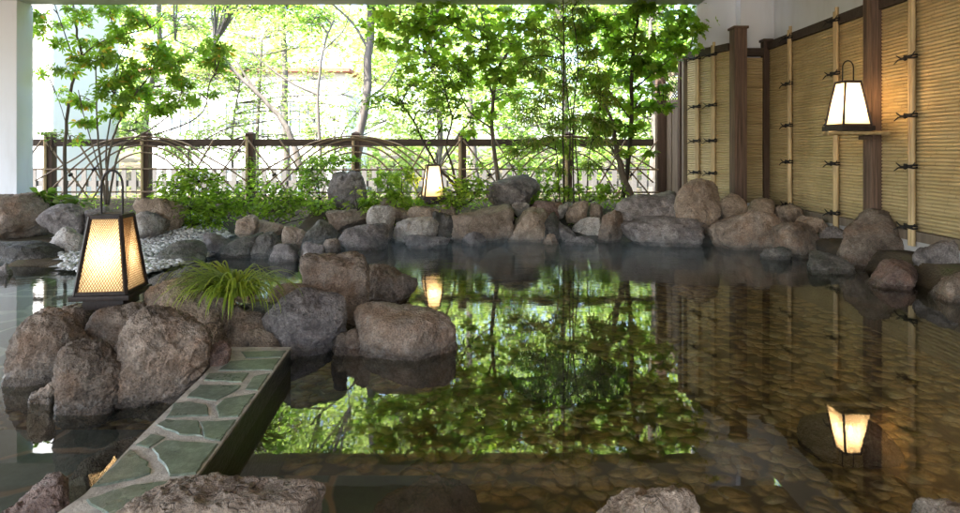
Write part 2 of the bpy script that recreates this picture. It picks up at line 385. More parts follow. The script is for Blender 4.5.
# water
t = NT('pool_water'); v = t.coord('World', (1, 1, 1))
lw = t.n('ShaderNodeLayerWeight'); lw.inputs['Blend'].default_value = .5
frv = t.math('ADD', .105, t.math('MULTIPLY', .895, t.math('POWER', lw.outputs['Facing'], 4.6)))
g = t.n('ShaderNodeNewGeometry'); sep = t.n('ShaderNodeSeparateXYZ'); t.l(g.outputs['Position'], sep.inputs[0])
amp = t.ramp(t.math('DIVIDE', sep.outputs['Y'], 10.0), [(.2, .008), (.5, .022), (.62, .08), (.85, .6)])
wav = t.math('ADD', t.noise(v, 1.6, 2, .4), t.math('MULTIPLY', t.noise(t.coord('World', (1, 2.2, 1)), 7, 3, .5), .22))
nb = t.n('ShaderNodeBump'); nb.inputs['Distance'].default_value = .035; t.l(amp, nb.inputs['Strength']); t.l(wav, nb.inputs['Height'])
gl = t.n('ShaderNodeBsdfGlossy'); gl.inputs['Roughness'].default_value = .012; t.l(nb.outputs[0], gl.inputs['Normal'])
t.l(t.ramp(t.math('DIVIDE', sep.outputs['Y'], 10.0), [(.5, .012), (.7, .05), (.9, .12)]), gl.inputs['Roughness'])
tr = t.n('ShaderNodeBsdfTransparent'); t.l(t.ramp(lw.outputs['Facing'], [(0, (.95, .96, .92)), (.5, (.88, .88, .80)), (.78, (.70, .73, .64)), (1, (.30, .42, .40))]), tr.inputs['Color'])
ms = t.n('ShaderNodeMixShader'); t.l(frv, ms.inputs[0]); t.l(nb.outputs[0], lw.inputs['Normal'])
t.l(tr.outputs[0], ms.inputs[1]); t.l(gl.outputs[0], ms.inputs[2]); t.l(ms.outputs[0], t.out.inputs[0]); M['water'] = t.m
ys = np.linspace(1.25, 9.6, 20)
sheet('water', [(-9.4, 1.25), (4.75, 1.25), (4.75, 9.6), (-9.4, 9.6)], 0.0, M['water'])

t = NT('steam'); pv = t.n('ShaderNodeVolumePrincipled'); pv.inputs['Color'].default_value = (.75, .95, 1.0, 1)
g = t.n('ShaderNodeNewGeometry'); sep = t.n('ShaderNodeSeparateXYZ'); t.l(g.outputs['Position'], sep.inputs[0])
dn_ = t.ramp(t.math('DIVIDE', sep.outputs['Y'], 10.0), [(.60, 0.0), (.86, 1.0)], 'EASE')
dz_ = t.ramp(sep.outputs['Z'], [(.0, 1.0), (.32, 0.0)], 'EASE')
ns_ = t.ramp(t.noise(t.coord('World'), 1.6, 3, .6), [(.35, .15), (.65, 1.0)])
t.l(t.math('MULTIPLY', t.math('MULTIPLY', t.math('MULTIPLY', dn_, dz_), ns_), .20), pv.inputs['Density'])
t.l(pv.outputs[0], t.out.inputs['Volume'])
st = MB().box((-4.2, 6.0, .012), (4.3, 9.6, .33)).build('steam', t.m); tag(st, 'thin pale steam lying over the far water', 'steam', kind='stuff')

# ------------------------------------------------------------------ boulders
_ico = {}
def ico(n):
    if n not in _ico:
        bm = bmesh.new(); bmesh.ops.create_icosphere(bm, subdivisions=n, radius=1)
        _ico[n] = (np.array([v.co[:] for v in bm.verts]), [tuple(v.index for v in f.verts) for f in bm.faces]); bm.free()
    return _ico[n]
def rock_mesh(w, dp, h, seed, level=5, p=9, round_=0.0, rough=.0955, nplanes=11, flat_top=False, lean=0.0):
    rs = np.random.RandomState(seed); D, Fc = ico(level)
    N = rs.randn(nplanes, 3); N /= np.linalg.norm(N, axis=1)[:, None]
    hh = rs.uniform(.62 if level < 6 else .74, 1.02, nplanes)
    A_ = np.vstack([np.eye(3), -np.eye(3)]) + rs.randn(6, 3)*.22; A_ /= np.linalg.norm(A_, axis=1)[:, None]
    hh = hh + round_*(1.0-hh)
    N = np.vstack([N, A_]); hh = np.concatenate([hh, rs.uniform(.9, 1.1, 6)])
    if flat_top: N = np.vstack([N, [[rs.uniform(-.12, .12), rs.uniform(-.15, .05), 1.0]]]); hh = np.append(hh, .62)
    s = np.sum((np.clip(D @ N.T, 0, None)/hh)**p, axis=1)**(-1/p)
    V = D*s[:, None]
    dims = np.array([w, dp, h]); mean = float(np.mean(dims))
    off = rs.uniform(0, 90, 3)
    Q = V*dims/2
    n = 0
    for k, a in ((1.0, .60), (2.2, .38), (4.5, .22), (9, .15), (20, .075), (42, .04)):
        e = pnoise(Q*(k/mean*1.6) + off)
        n = n + a*(e if k < 4 else .35-np.abs(e)*2.0)
    V = V*(1 + rough*4.2*n)[:, None]
    lo, hi = V.min(0), V.max(0)
    V = (V - (lo+hi)/2)/(hi-lo)*dims
    if lean: V[:, 0] += lean*(V[:, 2]/h)
    lo, hi = V[:, 0].min(), V[:, 0].max(); V[:, 0] = (V[:, 0]-(lo+hi)/2)/(hi-lo)*w
    me = bpy.data.meshes.new('boulder'); me.from_pydata(V.tolist(), [], Fc); smooth(me); return me
_seed = [100]
def rock(x0, x1, yt, yb, mat, label, d=None, zb=-.25, deep=.85, seed=None, level=5, group=None, rz=0.0, name='boulder', **kw):
    """pixel outline (left, right, top, waterline) -> a boulder standing where the survey puts it"""
    _seed[0] += 1; sd = seed or _seed[0]
    if d is None:
        df = F*HC/(yb - VY); w0 = (x1-x0)*df/F; d = df + .42*deep*w0
    w = (x1-x0)*d/F*(1.07 if group in ('boulders along the far edge of the pool', 'boulders along the bamboo wall') else 1.0); dep = deep*w; zt = HC - (yt-VY)*d/F
    if zb is None: zb = HC - (yb-VY)*d/F
    if zb > -.2 and d is None: zb = -.25
    me = rock_mesh(w, dep, zt-zb, sd, level, **kw); me.name = name
    o = link(name, me, M[mat], None, (((x0+x1)/2-VX)*d/F, d, (zt+zb)/2)); 
    return tag(o, label, 'rock', group)

GI = 'boulders of the central island'
rock(20, 106, 307, 388, 'brown', 'big brown boulder at the left end of the lantern island, behind the egg-shaped one', d=3.75, deep=.9, level=6, group=GI, seed=301, p=7, round_=.55)
rock(57, 127, 338, 416, 'brown', 'upright egg-shaped brown boulder at the very front left of the lantern island', level=6, group=GI, deep=.8, seed=362, p=6, round_=.8, zb=-.12)
rock(110, 214, 306, 408, 'brown', 'tallest brown boulder of the lantern island, directly in front and right of the lantern', level=6, group=GI, deep=.8, seed=303, p=8, round_=.5, zb=-.15)
rock(166, 236, 338, 402, 'red', 'reddish slanted boulder touching the left edge of the slate path', d=3.62, level=6, group=GI, seed=304, lean=.2, round_=.4)
rock(143, 242, 276, 330, 'tan', 'pale tan boulder behind the tallest one, left of the grass tuft', d=4.2, level=6, group=GI, seed=305, zb=-.1, deep=1.0, round_=.4)
rock(92, 152, 303, 352, 'brown', 'brown boulder wedged under the right side of the standing lantern', d=4.0, level=5, group=GI, seed=306, zb=-.2, deep=.8, flat_top=True)
rock(48, 112, 303, 348, 'brown', 'flat brown boulder carrying the left side of the standing lantern', d=4.2, level=5, group=GI, seed=307, zb=-.2, deep=.9, flat_top=True)
rock(31, 60, 378, 405, 'tan', 'small brown stone at the waterline under the leftmost island boulder', level=5, group=GI, seed=308)
rock(211, 270, 303, 345, 'brown', 'brown boulder with rusty patches just below the grass tuft', d=4.15, level=5, group=GI, seed=309, deep=.9)
rock(249, 282, 328, 353, 'tan', 'small light stone at the far end of the slate path', d=4.05, level=5, group=GI, seed=310)
rock(262, 350, 286, 356, 'mauve', 'faceted grey-mauve boulder right of the grass tuft, at the water edge', level=6, group=GI, seed=371, p=11, round_=.62, deep=.85, zb=-.16)
rock(266, 330, 281, 320, 'tan', 'low tan boulder peeping out behind the grey-mauve faceted one', d=4.75, level=5, group=GI, seed=312)
rock(300, 374, 253, 318, 'brown', 'tall block standing behind the faceted boulder, highest right of the grass tuft', d=5.0, level=6, group=GI, seed=313, flat_top=True, p=12, lean=.06, round_=.4)
rock(350, 421, 264, 305, 'brown', 'dark brown rounded boulder at the back right of the island', level=6, group=GI, seed=314, deep=.9, round_=.5)
rock(352, 458, 306, 359, 'brown', 'wide flat-topped orange-brown boulder at the right tip of the island', level=6, group=GI, seed=315, p=14, flat_top=True, deep=.66, rough=.06)
rock(332, 374, 329, 357, 'brown', 'small round brown stone between the faceted and the flat-topped boulder', level=5, group=GI, seed=316, round_=.9, p=6)
rock(80, 185, 395, 430, 'dark', 'dark stone just under the water in front of the tallest island boulder', d=3.3, zb=-.4, group=GI, level=5, seed=317) if False else None
rock(225, 300, 300, 345, 'dark', 'dark wet stone in the shadow beneath the grass tuft', d=4.45, zb=-.3, level=4, group=GI, seed=318)
rock(150, 230, 262, 292, 'dark', 'mossy dark stone behind the island, half hidden by the grass leaves', d=5.3, zb=-.15, level=5, group=GI, seed=319)

GN = 'boulders along the near edge'
rock(-30, 93, 487, 560, 'red', 'reddish rough boulder cut by the bottom left corner of the view', d=2.15, zb=-.35, deep=.7, level=6, group=GN, seed=330, rough=.095)
rock(104, 324, 484, 560, 'tan', 'broad low tan boulder at the bottom edge, at the near end of the slate path', d=1.98, zb=-.35, deep=.38, level=6, group=GN, seed=331, flat_top=True, p=12, rough=.055)
rock(562, 722, 472, 560, 'tan', 'pointed boulder rising from the bottom edge between cobbles', d=2.05, zb=-.45, deep=.7, level=6, group=GN, round_=.45, p=7, seed=358, rough=.095, nplanes=7)
rock(898, 1000, 493, 560, 'brown', 'dark brown boulder in the bottom right corner', d=2.2, zb=-.35, deep=.7, level=5, group=GN, seed=333)
# under the water
rock(372, 506, 470, 560, 'red', 'smooth brown boulder lying wholly under water near the bottom middle', d=2.62, zb=-.60, deep=.9, level=5, seed=340, group='sunken boulders').location.z = -.36
tag(link('boulder', rock_mesh(.95, .5, .34, 341, 5, round_=.6), M['dark'], None, (.62, 4.72, -.36)), 'dark boulder sunk under the reflected leaves in mid pool', 'rock', 'sunken boulders')
rock(60, 190, 420, 480, 'dark', 'dark flat boulder sunk between the front island boulder and the slate path', d=2.9, zb=-.42, deep=.6, level=5, seed=342, group='sunken boulders').location.z = -.25
tag(link('boulder', rock_mesh(.58, .5, .30, 343, 5, round_=.7), M['dark'], None, (2.12, 3.75, -.40)), 'dark boulder sunk below the mirrored wall lantern', 'rock', 'sunken boulders')

GL = 'boulders on the left bank'
rock(-14, 43, 193, 243, 'brown', 'large dark brown boulder on the left bank at the foot of the white pillar', level=5, group=GL, seed=350, zb=-.1)
rock(40, 92, 203, 237, 'mauve', 'grey pointed boulder between the white pillar and the lantern, second from the left', d=9.2, level=5, group=GL, seed=351, zb=0)
rock(48, 88, 227, 257, 'pale', 'rounded light boulder beside the low dark slab, left of the lantern', level=5, group=GL, seed=352)
rock(119, 163, 211, 243, 'pale', 'whitish boulder just behind the right side of the lantern', d=8.9, level=5, group=GL, seed=353, zb=0)
rock(136, 184, 196, 238, 'tan', 'tan peaked boulder behind the white gravel, left of the green shrub', d=9.3, level=5, group=GL, seed=354, zb=0)
rock(84, 124, 206, 240, 'mauve', 'grey boulder hidden mostly behind the standing lantern', d=9.2, level=5, group=GL, seed=355, zb=0)
rock(-20, 62, 241, 263, 'dark', 'low flat dark slab at the waterline under the left boulders', level=5, group=GL, seed=356, deep=.5, flat_top=True)
rock(157, 210, 241, 264, 'dark', 'mossy dark boulder lying at the edge of the white gravel', level=5, group=GL, seed=357)
rock(-4, 12, 262, 276, 'mauve', 'small grey stone in the shallow water at the left border', level=4, group=GL, seed=358)
rock(160, 200, 250, 273, 'dark', 'small wet stone in front of the mossy dark boulder on the gravel', level=4, group=GL, seed=359) if False else None

GF = 'boulders along the far edge of the pool'
T = [
 (207,242,232,256,'mauve','grey boulder at the right end of the white gravel, first of the far row',{}),
 (222,258,234,258,'dark','dark wet boulder, second from the left in the far row, above the grass tips',{}),
 (249,283,232,258,'dark','black rounded boulder above the grass tips, third from the left in the far row',{}),
 (235,259,215,238,'tan','tan round stone sitting on top of the left end of the far row',dict(d=9.0,zb=.05)),
 (253,284,220,240,'tan','flat tan stone beside the round one on top of the far row',dict(d=9.2,zb=.05)),
 (270,299,243,262,'mauve','low wet stone at the waterline right of the black rounded boulder',dict()),
 (295,327,240,262,'mauve','low glossy stone at the waterline under the white-flecked boulder',{}),
 (281,315,225,248,'tan','brown-grey boulder left of the one with white flecks',{}),
 (306,342,219,248,'dark','dark boulder with a white-flecked crown in the far row',dict(crust=1)),
 (340,386,224,250,'mauve','wide grey boulder left of the tall narrow one in the far row',dict(flat_top=True)),
 (328,368,209,230,'tan','broad tan stone behind the wide grey boulder, below the standing stone',dict(d=9.5,zb=.1)),
 (366,394,205,237,'pale','tall narrow light stone in the far row, left of the long block',dict(d=9.2,zb=-.1,flat_top=True)),
 (373,396,197,210,'brown','small brown stone perched above the tall narrow light stone',dict(d=10,zb=.3)),
 (391,411,205,219,'tan','small square stone perched behind the long block',dict(d=9.8,zb=.2)),
 (390,438,217,240,'pale','long pale block laid on the far row below the middle lantern',dict(d=9.1,zb=-.1,flat_top=True)),
 (408,440,206,222,'tan','flat light stone on top of the long pale block',dict(d=9.6,zb=.2,flat_top=True)),
 (404,448,235,249,'mauve','flat wet stone awash at the waterline in front of the long pale block',dict(flat_top=True,deep=.5)),
 (433,461,211,242,'dark','dark brown boulder directly below the middle lantern',{}),
 (449,513,204,243,'tan','big angular light-brown boulder right of the middle lantern in the far row',dict(p=14)),
 (462,486,231,246,'mauve','small wedge stone in the water before the big angular boulder',{}),
 (487,539,174,212,'mauve','rounded grey boulder standing on the bank behind the far row, mid view',dict(d=10.1,zb=.2,p=7)),
 (507,547,208,243,'tan','smooth tan boulder right of the big angular one in the far row',{}),
 (531,566,200,218,'red','reddish flat stone behind the smooth tan boulder',dict(d=9.9,zb=.2,flat_top=True)),
 (538,562,212,242,'dark','dark upright stone between the smooth tan boulder and the pale one',{}),
 (556,570,202,216,'pale','small pale stone on the bank above the dark upright stone',dict(d=9.8,zb=.25)),
 (566,588,200,222,'tan','small tan stone on the bank above the pale shiny boulder',dict(d=9.7,zb=.2)),
 (556,577,222,242,'mauve','small grey stone at the waterline left of the pale shiny boulder',{}),
 (571,605,216,240,'pale','pale shiny boulder in the far row right of the pool middle',{}),
 (564,598,236,246,'mauve','low grey stone awash under the pale shiny boulder',dict(deep=.5)),
 (598,624,209,243,'brown','brown upright stone left of the wide low boulder at the far right',{}),
 (612,684,191,222,'mauve','wide flat grey boulder on top of the bank at the foot of the thick tree',dict(d=9.6,zb=.05)),
 (616,696,215,246,'mauve','wide low grey boulder at the waterline below the flat one',dict(p=8)),
 (672,719,178,216,'tan','tall tan boulder in front of the bamboo wall near the gate',dict(d=9.3,zb=.05,p=7,round_=.2)),
 (512,530,200,214,'pale','small light stone peeping over the smooth tan boulder',dict(d=9.8,zb=.25)),
 (590,604,203,218,'tan','small tan stone behind the brown upright stone',dict(d=9.7,zb=.2)),
 (418,434,232,243,'tan','tiny tan stone at the waterline left of the middle lantern reflection',dict(deep=.7)),
 (322,341,238,252,'tan','small brown stone wedged under the wide grey boulder',dict()),
 (543,560,234,245,'tan','tiny stone at the waterline under the dark upright stone',dict()),
 (440,456,204,216,'tan','small stone beside the foot of the middle lantern',dict(d=9.6,zb=.25)),
 (680,703,211,240,'brown','small brown stone between the wide low boulder and the dark one',{}),
 (694,726,210,242,'dark','dark boulder left of the big brown one before the wooden post',{}),
]
for i, (a, b_, c_, e, m, lab, kw) in enumerate(T):
    kw = dict(kw); kw.pop('crust', None)
    rock(a, b_, c_, e, m, lab, level=5, group=GF, seed=400+i, **kw)
rock(327, 371, 170, 214, 'mauve', 'dark upright standing stone among shrubs in front of the fence', d=10.3, zb=.2, level=5, group='standing stones on the planted bank', seed=470, p=7, round_=.5, deep=.6, lean=-.08)
GR = 'boulders along the bamboo wall'
T = [
 (714,785,209,250,'brown','big brown oval boulder in front of the wooden post of the bamboo wall',dict(deep=.7,round_=.5)),
 (718,746,193,214,'tan','small brown stone leaning on the big wooden post',dict(d=9.3,zb=.1)),
 (744,780,198,214,'tan','flat tan stone on the bank right of the big wooden post',dict(d=9.3,zb=.1)),
 (777,803,204,228,'tan','tan stone at the foot of the first bamboo batten',dict(d=9.1,zb=0)),
 (777,823,222,258,'brown','craggy brown boulder right of the big oval one',{}),
 (762,788,245,260,'dark','small dark stone at the waterline under the big oval boulder',{}),
 (798,830,216,244,'tan','tan boulder close to the wall behind the craggy one',dict(d=8.6,zb=-.1)),
 (820,846,225,256,'mauve','narrow grey stone left of the tall boulder under the wall lantern',{}),
 (838,907,209,269,'brown','tall brown boulder leaning to the wall under the wall lantern',dict(deep=.6,lean=-.08,p=7,round_=.5)),
 (807,853,252,274,'dark','low dark wet stone in the water before the tall boulder',{}),
 (900,928,243,266,'tan','small tan stone between the tall boulder and the large grey one',dict(d=7.0,zb=-.1)),
 (873,924,261,289,'red','reddish flat boulder at the waterline before the right corner of the wall',{}),
 (912,975,237,285,'mauve','large grey boulder at the right border under the bamboo wall',dict(deep=.7)),
 (932,985,271,301,'brown','low brown stone awash in front of the large grey boulder',{}),
]
for i, (a, b_, c_, e, m, lab, kw) in enumerate(T):
    rock(a, b_, c_, e, m, lab, level=5, group=GR, seed=500+i, **kw)

# earth core of the island so no water shows between its stones
cm = rock_mesh(1.9, 1.2, .40, 77, 4, rough=.05); core = link('island_bed', cm, M['dark'], None, (-1.95, 4.55, -.14)); tag(core, kind='structure')

# ------------------------------------------------------------------ slate path
t = NT('path_mortar'); v = t.coord('World')
c = t.ramp(t.noise(v, 14, 6, .7), [(.3, (.30, .275, .245)), (.65, (.60, .56, .50))]); t.pbr(c, .8, t.bump(t.noise(v, 90, 5), .8, .006), .3); M['mortar'] = t.m
t = NT('green_slate'); v = t.coord('World'); g = t.n('ShaderNodeNewGeometry')
c = t.ramp(g.outputs['Random Per Island'], [(0, (.085, .11, .085)), (.5, (.14, .175, .135)), (1, (.19, .23, .185))])
c = t.mix(.7, c, t.ramp(t.noise(v, 18, 7, .72, .5), [(.3, .35), (.52, 1.0), (.72, 2.2)]), 'MULTIPLY')
c = t.mix(t.ramp(t.noise(t.coord('World', (1, 3, 1)), 9, 5, .7), [(.6, 0.0), (.72, .5)]), c, (.25, .28, .24))
t.pbr(c, t.ramp(t.noise(v, 6, 4), [(.3, .22), (.7, .5)]), t.bump(t.noise(v, 25, 6, .7), .5, .008), .5); M['slate'] = t.m
t = NT('path_side_stone'); v = t.coord('World', (1, 1, 3))
c = t.ramp(t.noise(v, 16, 5, .7), [(.35, (.014, .018, .014)), (.75, (.075, .09, .072))]); t.pbr(c, .35, t.bump(t.noise(v, 20, 5), .6, .01), .5); M['side'] = t.m
ZP = .13
pr = empty('slate_path', (-1.35, 2.9, 0)); tag(pr, 'low causeway of green slate slabs in pale mortar running from the near edge to the island', 'path')
def rel(p): return Vector(p) - pr.location
PO = [(-1.50, 1.75), (-1.06, 1.75), (-1.08, 2.22), (-1.12, 2.7), (-1.215, 3.78), (-1.22, 3.84), (-1.60, 3.84), (-1.54, 3.3), (-1.49, 2.7), (-1.43, 2.2)]
n = len(PO)
MB().add([rel((x, y, ZP)) for x, y in PO] + [rel((x, y, .117)) for x, y in PO], [tuple(range(n))] + [(i, i+n, (i+1) % n+n, (i+1) % n) for i in range(n)]).build('mortar_bed', M['mortar'], pr)
cx, cyy = -1.3, 2.9
PO2 = [(cx+(x-cx)*.985, y) for x, y in PO]
MB().add([rel((x, y, .1165)) for x, y in PO2] + [rel((x, y, -.5)) for x, y in PO2], [tuple(range(n))] + [(i, i+n, (i+1) % n+n, (i+1) % n) for i in range(n)]).build('side_wall', M['side'], pr)
SL = [[(242,351),(288,350),(286,356.5),(247,357)],
 [(231,360.5),(282,358),(275,369),(219,369.5)],
 [(205,379),(209,373),(248,372.5),(241,381)],
 [(246,388),(254,376),(274,372.5),(263,389)],
 [(188,396),(200,384),(240,384.5),(234,390),(216,399)],
 [(217,405),(224,398),(260,392.5),(242,415),(219,416)],
 [(167,416),(174,403),(189,401),(205,404),(208,414)],
 [(157,424),(166,419),(197,420),(202,435),(179,433)],
 [(200,421),(240,419),(224,439),(205,436)],
 [(137,443),(151,433),(164,436),(149,446)],
 [(93,485),(130,449),(147,461),(149,472),(135,477)],
 [(153,448),(165,440),(222,443),(200,472),(170,474),(166,464)],
 [(88,498),(133,484),(158,481),(197,479),(190,493),(145,500),(110,513)],
 [(80,530),(110,520),(150,506),(185,500),(180,540)],
 [(234,375),(224,372),(240,371)]][:14]
random.seed(4)
def shrink(pts, a):
    c = sum(pts, Vector((0, 0, 0)))/len(pts); return [p + (c-p).normalized()*a for p in pts]
for k, s in enumerate(SL):
    P = shrink([WZ(x, y, ZP+.007) for x, y in s], -.006)
    edge_x = lambda y_: float(np.interp(y_, [1.75, 2.22, 2.7, 3.78], [-1.065, -1.085, -1.125, -1.22]))
    P = [Vector((min(p.x, edge_x(p.y)-.004), p.y, p.z)) for p in P]
    # ragged outline
    out = []
    for i in range(len(P)):
        a, b_ = P[i], P[(i+1) % len(P)]; out.append(a)
        m = max(1, int((b_-a).length/.035))
        for q in range(1, m):
            e_ = a.lerp(b_, q/m) + Vector((random.uniform(-1, 1), random.uniform(-1, 1), 0))*.0055; e_.x = min(e_.x, edge_x(e_.y)-.003); out.append(e_)
    # chamfer: inner top ring, outer lower ring
    c = sum(out, Vector((0, 0, 0)))/len(out); top = [p + (c-p).normalized()*.006 for p in out]; tz = random.uniform(-.002, .003)
    vs = [rel((p.x, p.y, ZP+.0055+tz*.5)) for p in top] + [rel((p.x, p.y, ZP+.002)) for p in out] + [rel((p.x, p.y, ZP-.02)) for p in out]; m = len(out)
    fs = [tuple(range(m-1, -1, -1))] + [(i, (i+1) % m, (i+1) % m+m, i+m) for i in range(m)] + [(i+m, (i+1) % m+m, (i+1) % m+2*m, i+2*m) for i in range(m)]
    o = MB().add(vs, fs).build('slate_slab', M['slate'], pr)
    bm = bmesh.new(); bm.from_mesh(o.data); bmesh.ops.recalc_face_normals(bm, faces=bm.faces); bm.to_mesh(o.data); bm.free()

# ------------------------------------------------------------------ gravel beach (stuff)
rsn = np.random.RandomState(5)
D2, F2 = ico(1); vs = []; fs = []; cnt = 0
poly = [WZ(58, 236), WZ(60, 272), WZ(100, 277), WZ(150, 276), WZ(207, 259), WZ(232, 240), WZ(215, 233), WZ(140, 232)]
def inpoly(x, y):
    c = False; j = len(poly)-1
    for i in range(len(poly)):
        if (poly[i].y > y) != (poly[j].y > y) and x < (poly[j].x-poly[i].x)*(y-poly[i].y)/(poly[j].y-poly[i].y)+poly[i].x: c = not c
        j = i
    return c
def gravel_z(x, y): return max(.035, float(ground_z(np.array([x]), np.array([y]))[0]) + .02)
while cnt < 6500:
    x = rsn.uniform(-8, -2.8); y = rsn.uniform(6.4, 10.6)
    if not inpoly(x, y): continue
    r = rsn.uniform(.014, .034); z = gravel_z(x, y) + rsn.uniform(-.004, .02)
    A = D2*np.array([r*rsn.uniform(.9, 1.5), r*rsn.uniform(.8, 1.2), r*.62]); th = rsn.uniform(0, 6.28); cs, sn = math.cos(th), math.sin(th)
    A = np.stack([A[:, 0]*cs-A[:, 1]*sn+x, A[:, 0]*sn+A[:, 1]*cs+y, A[:, 2]+z], 1)
    n0 = cnt*len(D2); vs.append(A); fs += [tuple(i+n0 for i in f) for f in F2]; cnt += 1
me = bpy.data.meshes.new('gravel'); me.from_pydata(np.vstack(vs).tolist(), [], fs); smooth(me)
t = NT('white_gravel'); g = t.n('ShaderNodeNewGeometry')
t.pbr(t.ramp(g.outputs['Random Per Island'], [(0, (.22, .21, .20)), (.4, (.46, .45, .43)), (1, (.70, .69, .68))]), .6)
tag(link('gravel', me, t.m), 'white pebble gravel spread on the left bank beside the lantern', 'gravel', kind='stuff')
q_ = [(x, y) for x in np.linspace(-7.6, -2.9, 26) for y in np.linspace(6.5, 10.3, 24)]
gb = MB().add([(x, y, gravel_z(x, y)-.006) for x, y in q_], [(i*24+j, (i+1)*24+j, (i+1)*24+j+1, i*24+j+1) for i in range(25) for j in range(23) if inpoly(-7.6+(i+.5)*4.7/25, 6.5+(j+.5)*3.8/23)])
tag(gb.build('gravel_bed', M['concrete'], sm=180), kind='structure')

# ------------------------------------------------------------------ lanterns
def pane_mat(name, col, tr=.22):
    t = NT(name); v = t.coord('Object', (1, 1, 1), True)
    c = t.mix(t.noise(v, 18, 4), col, tuple(k*.9 for k in col))
    d = t.n('ShaderNodeBsdfTranslucent'); t.l(c, d.inputs['Color'])
    d2 = t.n('ShaderNodeBsdfDiffuse'); t.l(c, d2.inputs['Color'])
    a = t.n('ShaderNodeBsdfTransparent'); a.inputs['Color'].default_value = (*col, 1)
    m0 = t.n('ShaderNodeMixShader'); m0.inputs[0].default_value = .25; t.l(d.outputs[0], m0.inputs[1]); t.l(d2.outputs[0], m0.inputs[2])
    m1 = t.n('ShaderNodeMixShader'); m1.inputs[0].default_value = tr; t.l(m0.outputs[0], m1.inputs[1]); t.l(a.outputs[0], m1.inputs[2])
    t.l(m1.outputs[0], t.out.inputs[0]); return t.m
M['paper'] = pane_mat('lantern_paper', (.93, .84, .66), .06)
t = NT('bulb_glow'); e = t.n('ShaderNodeEmission'); e.inputs['Color'].default_value = (1, .72, .38, 1); e.inputs['Strength'].default_value = 6
t.l(e.outputs[0], t.out.inputs[0]); M['bulb'] = t.m
M['mesh_wire'] = plain('brass_mesh', (.20, .105, .04), .5, .1, .2, 20, .3)
def lantern(name_label, loc, rz, power, mesh=False, plinth=True, handle=.26, w0=.31, w1=.185, h=.50):
    r = empty('paper_lantern', loc, rz)
    tag(r, name_label, 'lantern', 'paper lanterns with dark wooden frames')
    zb = .10 if plinth else .055; bw = w0 + .055
    b = MB()
    if plinth: b.box((-w0*.40, -w0*.40, 0), (w0*.40, w0*.40, .068), .004)
    b.box((-bw/2, -bw/2, zb-.032 if plinth else 0), (bw/2, bw/2, zb), .004)
    b.build('base', M['lantern'], r, sm=30)
    f = MB(); z0, z1 = zb+.001, zb+h; a, c = w0/2, w1/2; k = .022
    for sx in (-1, 1):
        for sy in (-1, 1): f.bar((sx*a, sy*a, z0), (sx*c, sy*c, z1), k)
    for (p, q) in (((-1, -1), (1, -1)), ((1, -1), (1, 1)), ((1, 1), (-1, 1)), ((-1, 1), (-1, -1))):
        f.bar((p[0]*a, p[1]*a, z0+.011), (q[0]*a, q[1]*a, z0+.011), k*.9, .02)
        f.bar((p[0]*c, p[1]*c, z1-.002), (q[0]*c, q[1]*c, z1-.002), k, .026)
    f.build('frame', M['lantern'], r)
    for (p, q) in (((-1, -1), (1, -1)), ((1, -1), (1, 1)), ((1, 1), (-1, 1)), ((-1, 1), (-1, -1))):
        A, B = a-.004, c-.004
        vs = [Vector((p[0]*A, p[1]*A, z0)), Vector((q[0]*A, q[1]*A, z0)), Vector((q[0]*B, q[1]*B, z1)), Vector((p[0]*B, p[1]*B, z1))]
        nrm = (vs[1]-vs[0]).cross(vs[3]-vs[0]).normalized()*.002
        MB().add([v_-nrm for v_ in vs] , [(0, 1, 2, 3)]).build('pane', M['paper'], r)
        if mesh:
            w = MB(); nn = 17; rows = 26
            def pt(u, v_): return vs[0].lerp(vs[1], u).lerp(vs[3].lerp(vs[2], u), v_) + nrm*3
            for s in (1, -1):
                for i in range(-rows, nn+rows):
                    u0 = i/nn
                    # clip the slanted wire to the unit square
                    pts = []
                    for q2 in range(0, rows+1):
                        u = u0 + s*q2/rows*(rows/nn)*.78
                        if 0 <= u <= 1: pts.append(pt(u, q2/rows))
                    if len(pts) > 1: w.tube([pts[0], pts[-1]], .0019, 4, False)
            w.build('wire_mesh', M['mesh_wire'], r)
    hb = MB(); hw = w1*.36
    pts = [(-hw, 0, z1), (-hw, 0, z1+handle*.66)] + [(-hw*math.cos(t_), 0, z1+handle*.66+handle*.34*math.sin(t_)) for t_ in [math.pi*k_/10 for k_ in range(1, 10)]] + [(hw, 0, z1+handle*.66), (hw, 0, z1)]
    hb.tube(pts, .008, 6); hb.bar((-c, 0, z1+.006), (c, 0, z1+.006), .02, .012); hb.build('handle', M['metal'], r, sm=60)
    bd, bf = ico(2); bl = MB().add([(v_[0]*.022, v_[1]*.022, zb+h*.52+v_[2]*.03) for v_ in bd], bf); bl.build('bulb', M['bulb'], r, sm=180)
    MB().tube([(0, 0, zb), (0, 0, zb+h*.46)], .012, 8).build('lamp_holder', M['metal'], r)
    L = bpy.data.lights.new('lantern_lamp', 'POINT'); L.energy = power; L.color = (1.0, .74, .44) if mesh else (1.0, .66, .35); L.shadow_soft_size = .05
    lo = bpy.data.objects.new('lantern_lamp', L); COL.objects.link(lo); lo.parent = r; lo.location = (0, .0, zb+h*.5)
    return r
M['bulb'].node_tree.nodes
lan = W(112, 305, 4.15)
lantern('standing lantern with diamond wire mesh over glowing panes on the island boulders', (lan.x, lan.y, lan.z), R(7), 1.3, mesh=True, handle=.30)
m = W(433, 197, 9.7)
lantern('small glowing lantern with plain panes among the shrubs by the garden fence', (m.x, m.y, m.z-.10), R(14), 2.0, handle=.2)
wl = W(848, 131, 7.2); wallx = 4.70
lantern('glowing lantern on a bracket high on the bamboo wall', (wl.x, wl.y, wl.z), R(4), 4.3, plinth=False, handle=.25, h=.51, w0=.335)
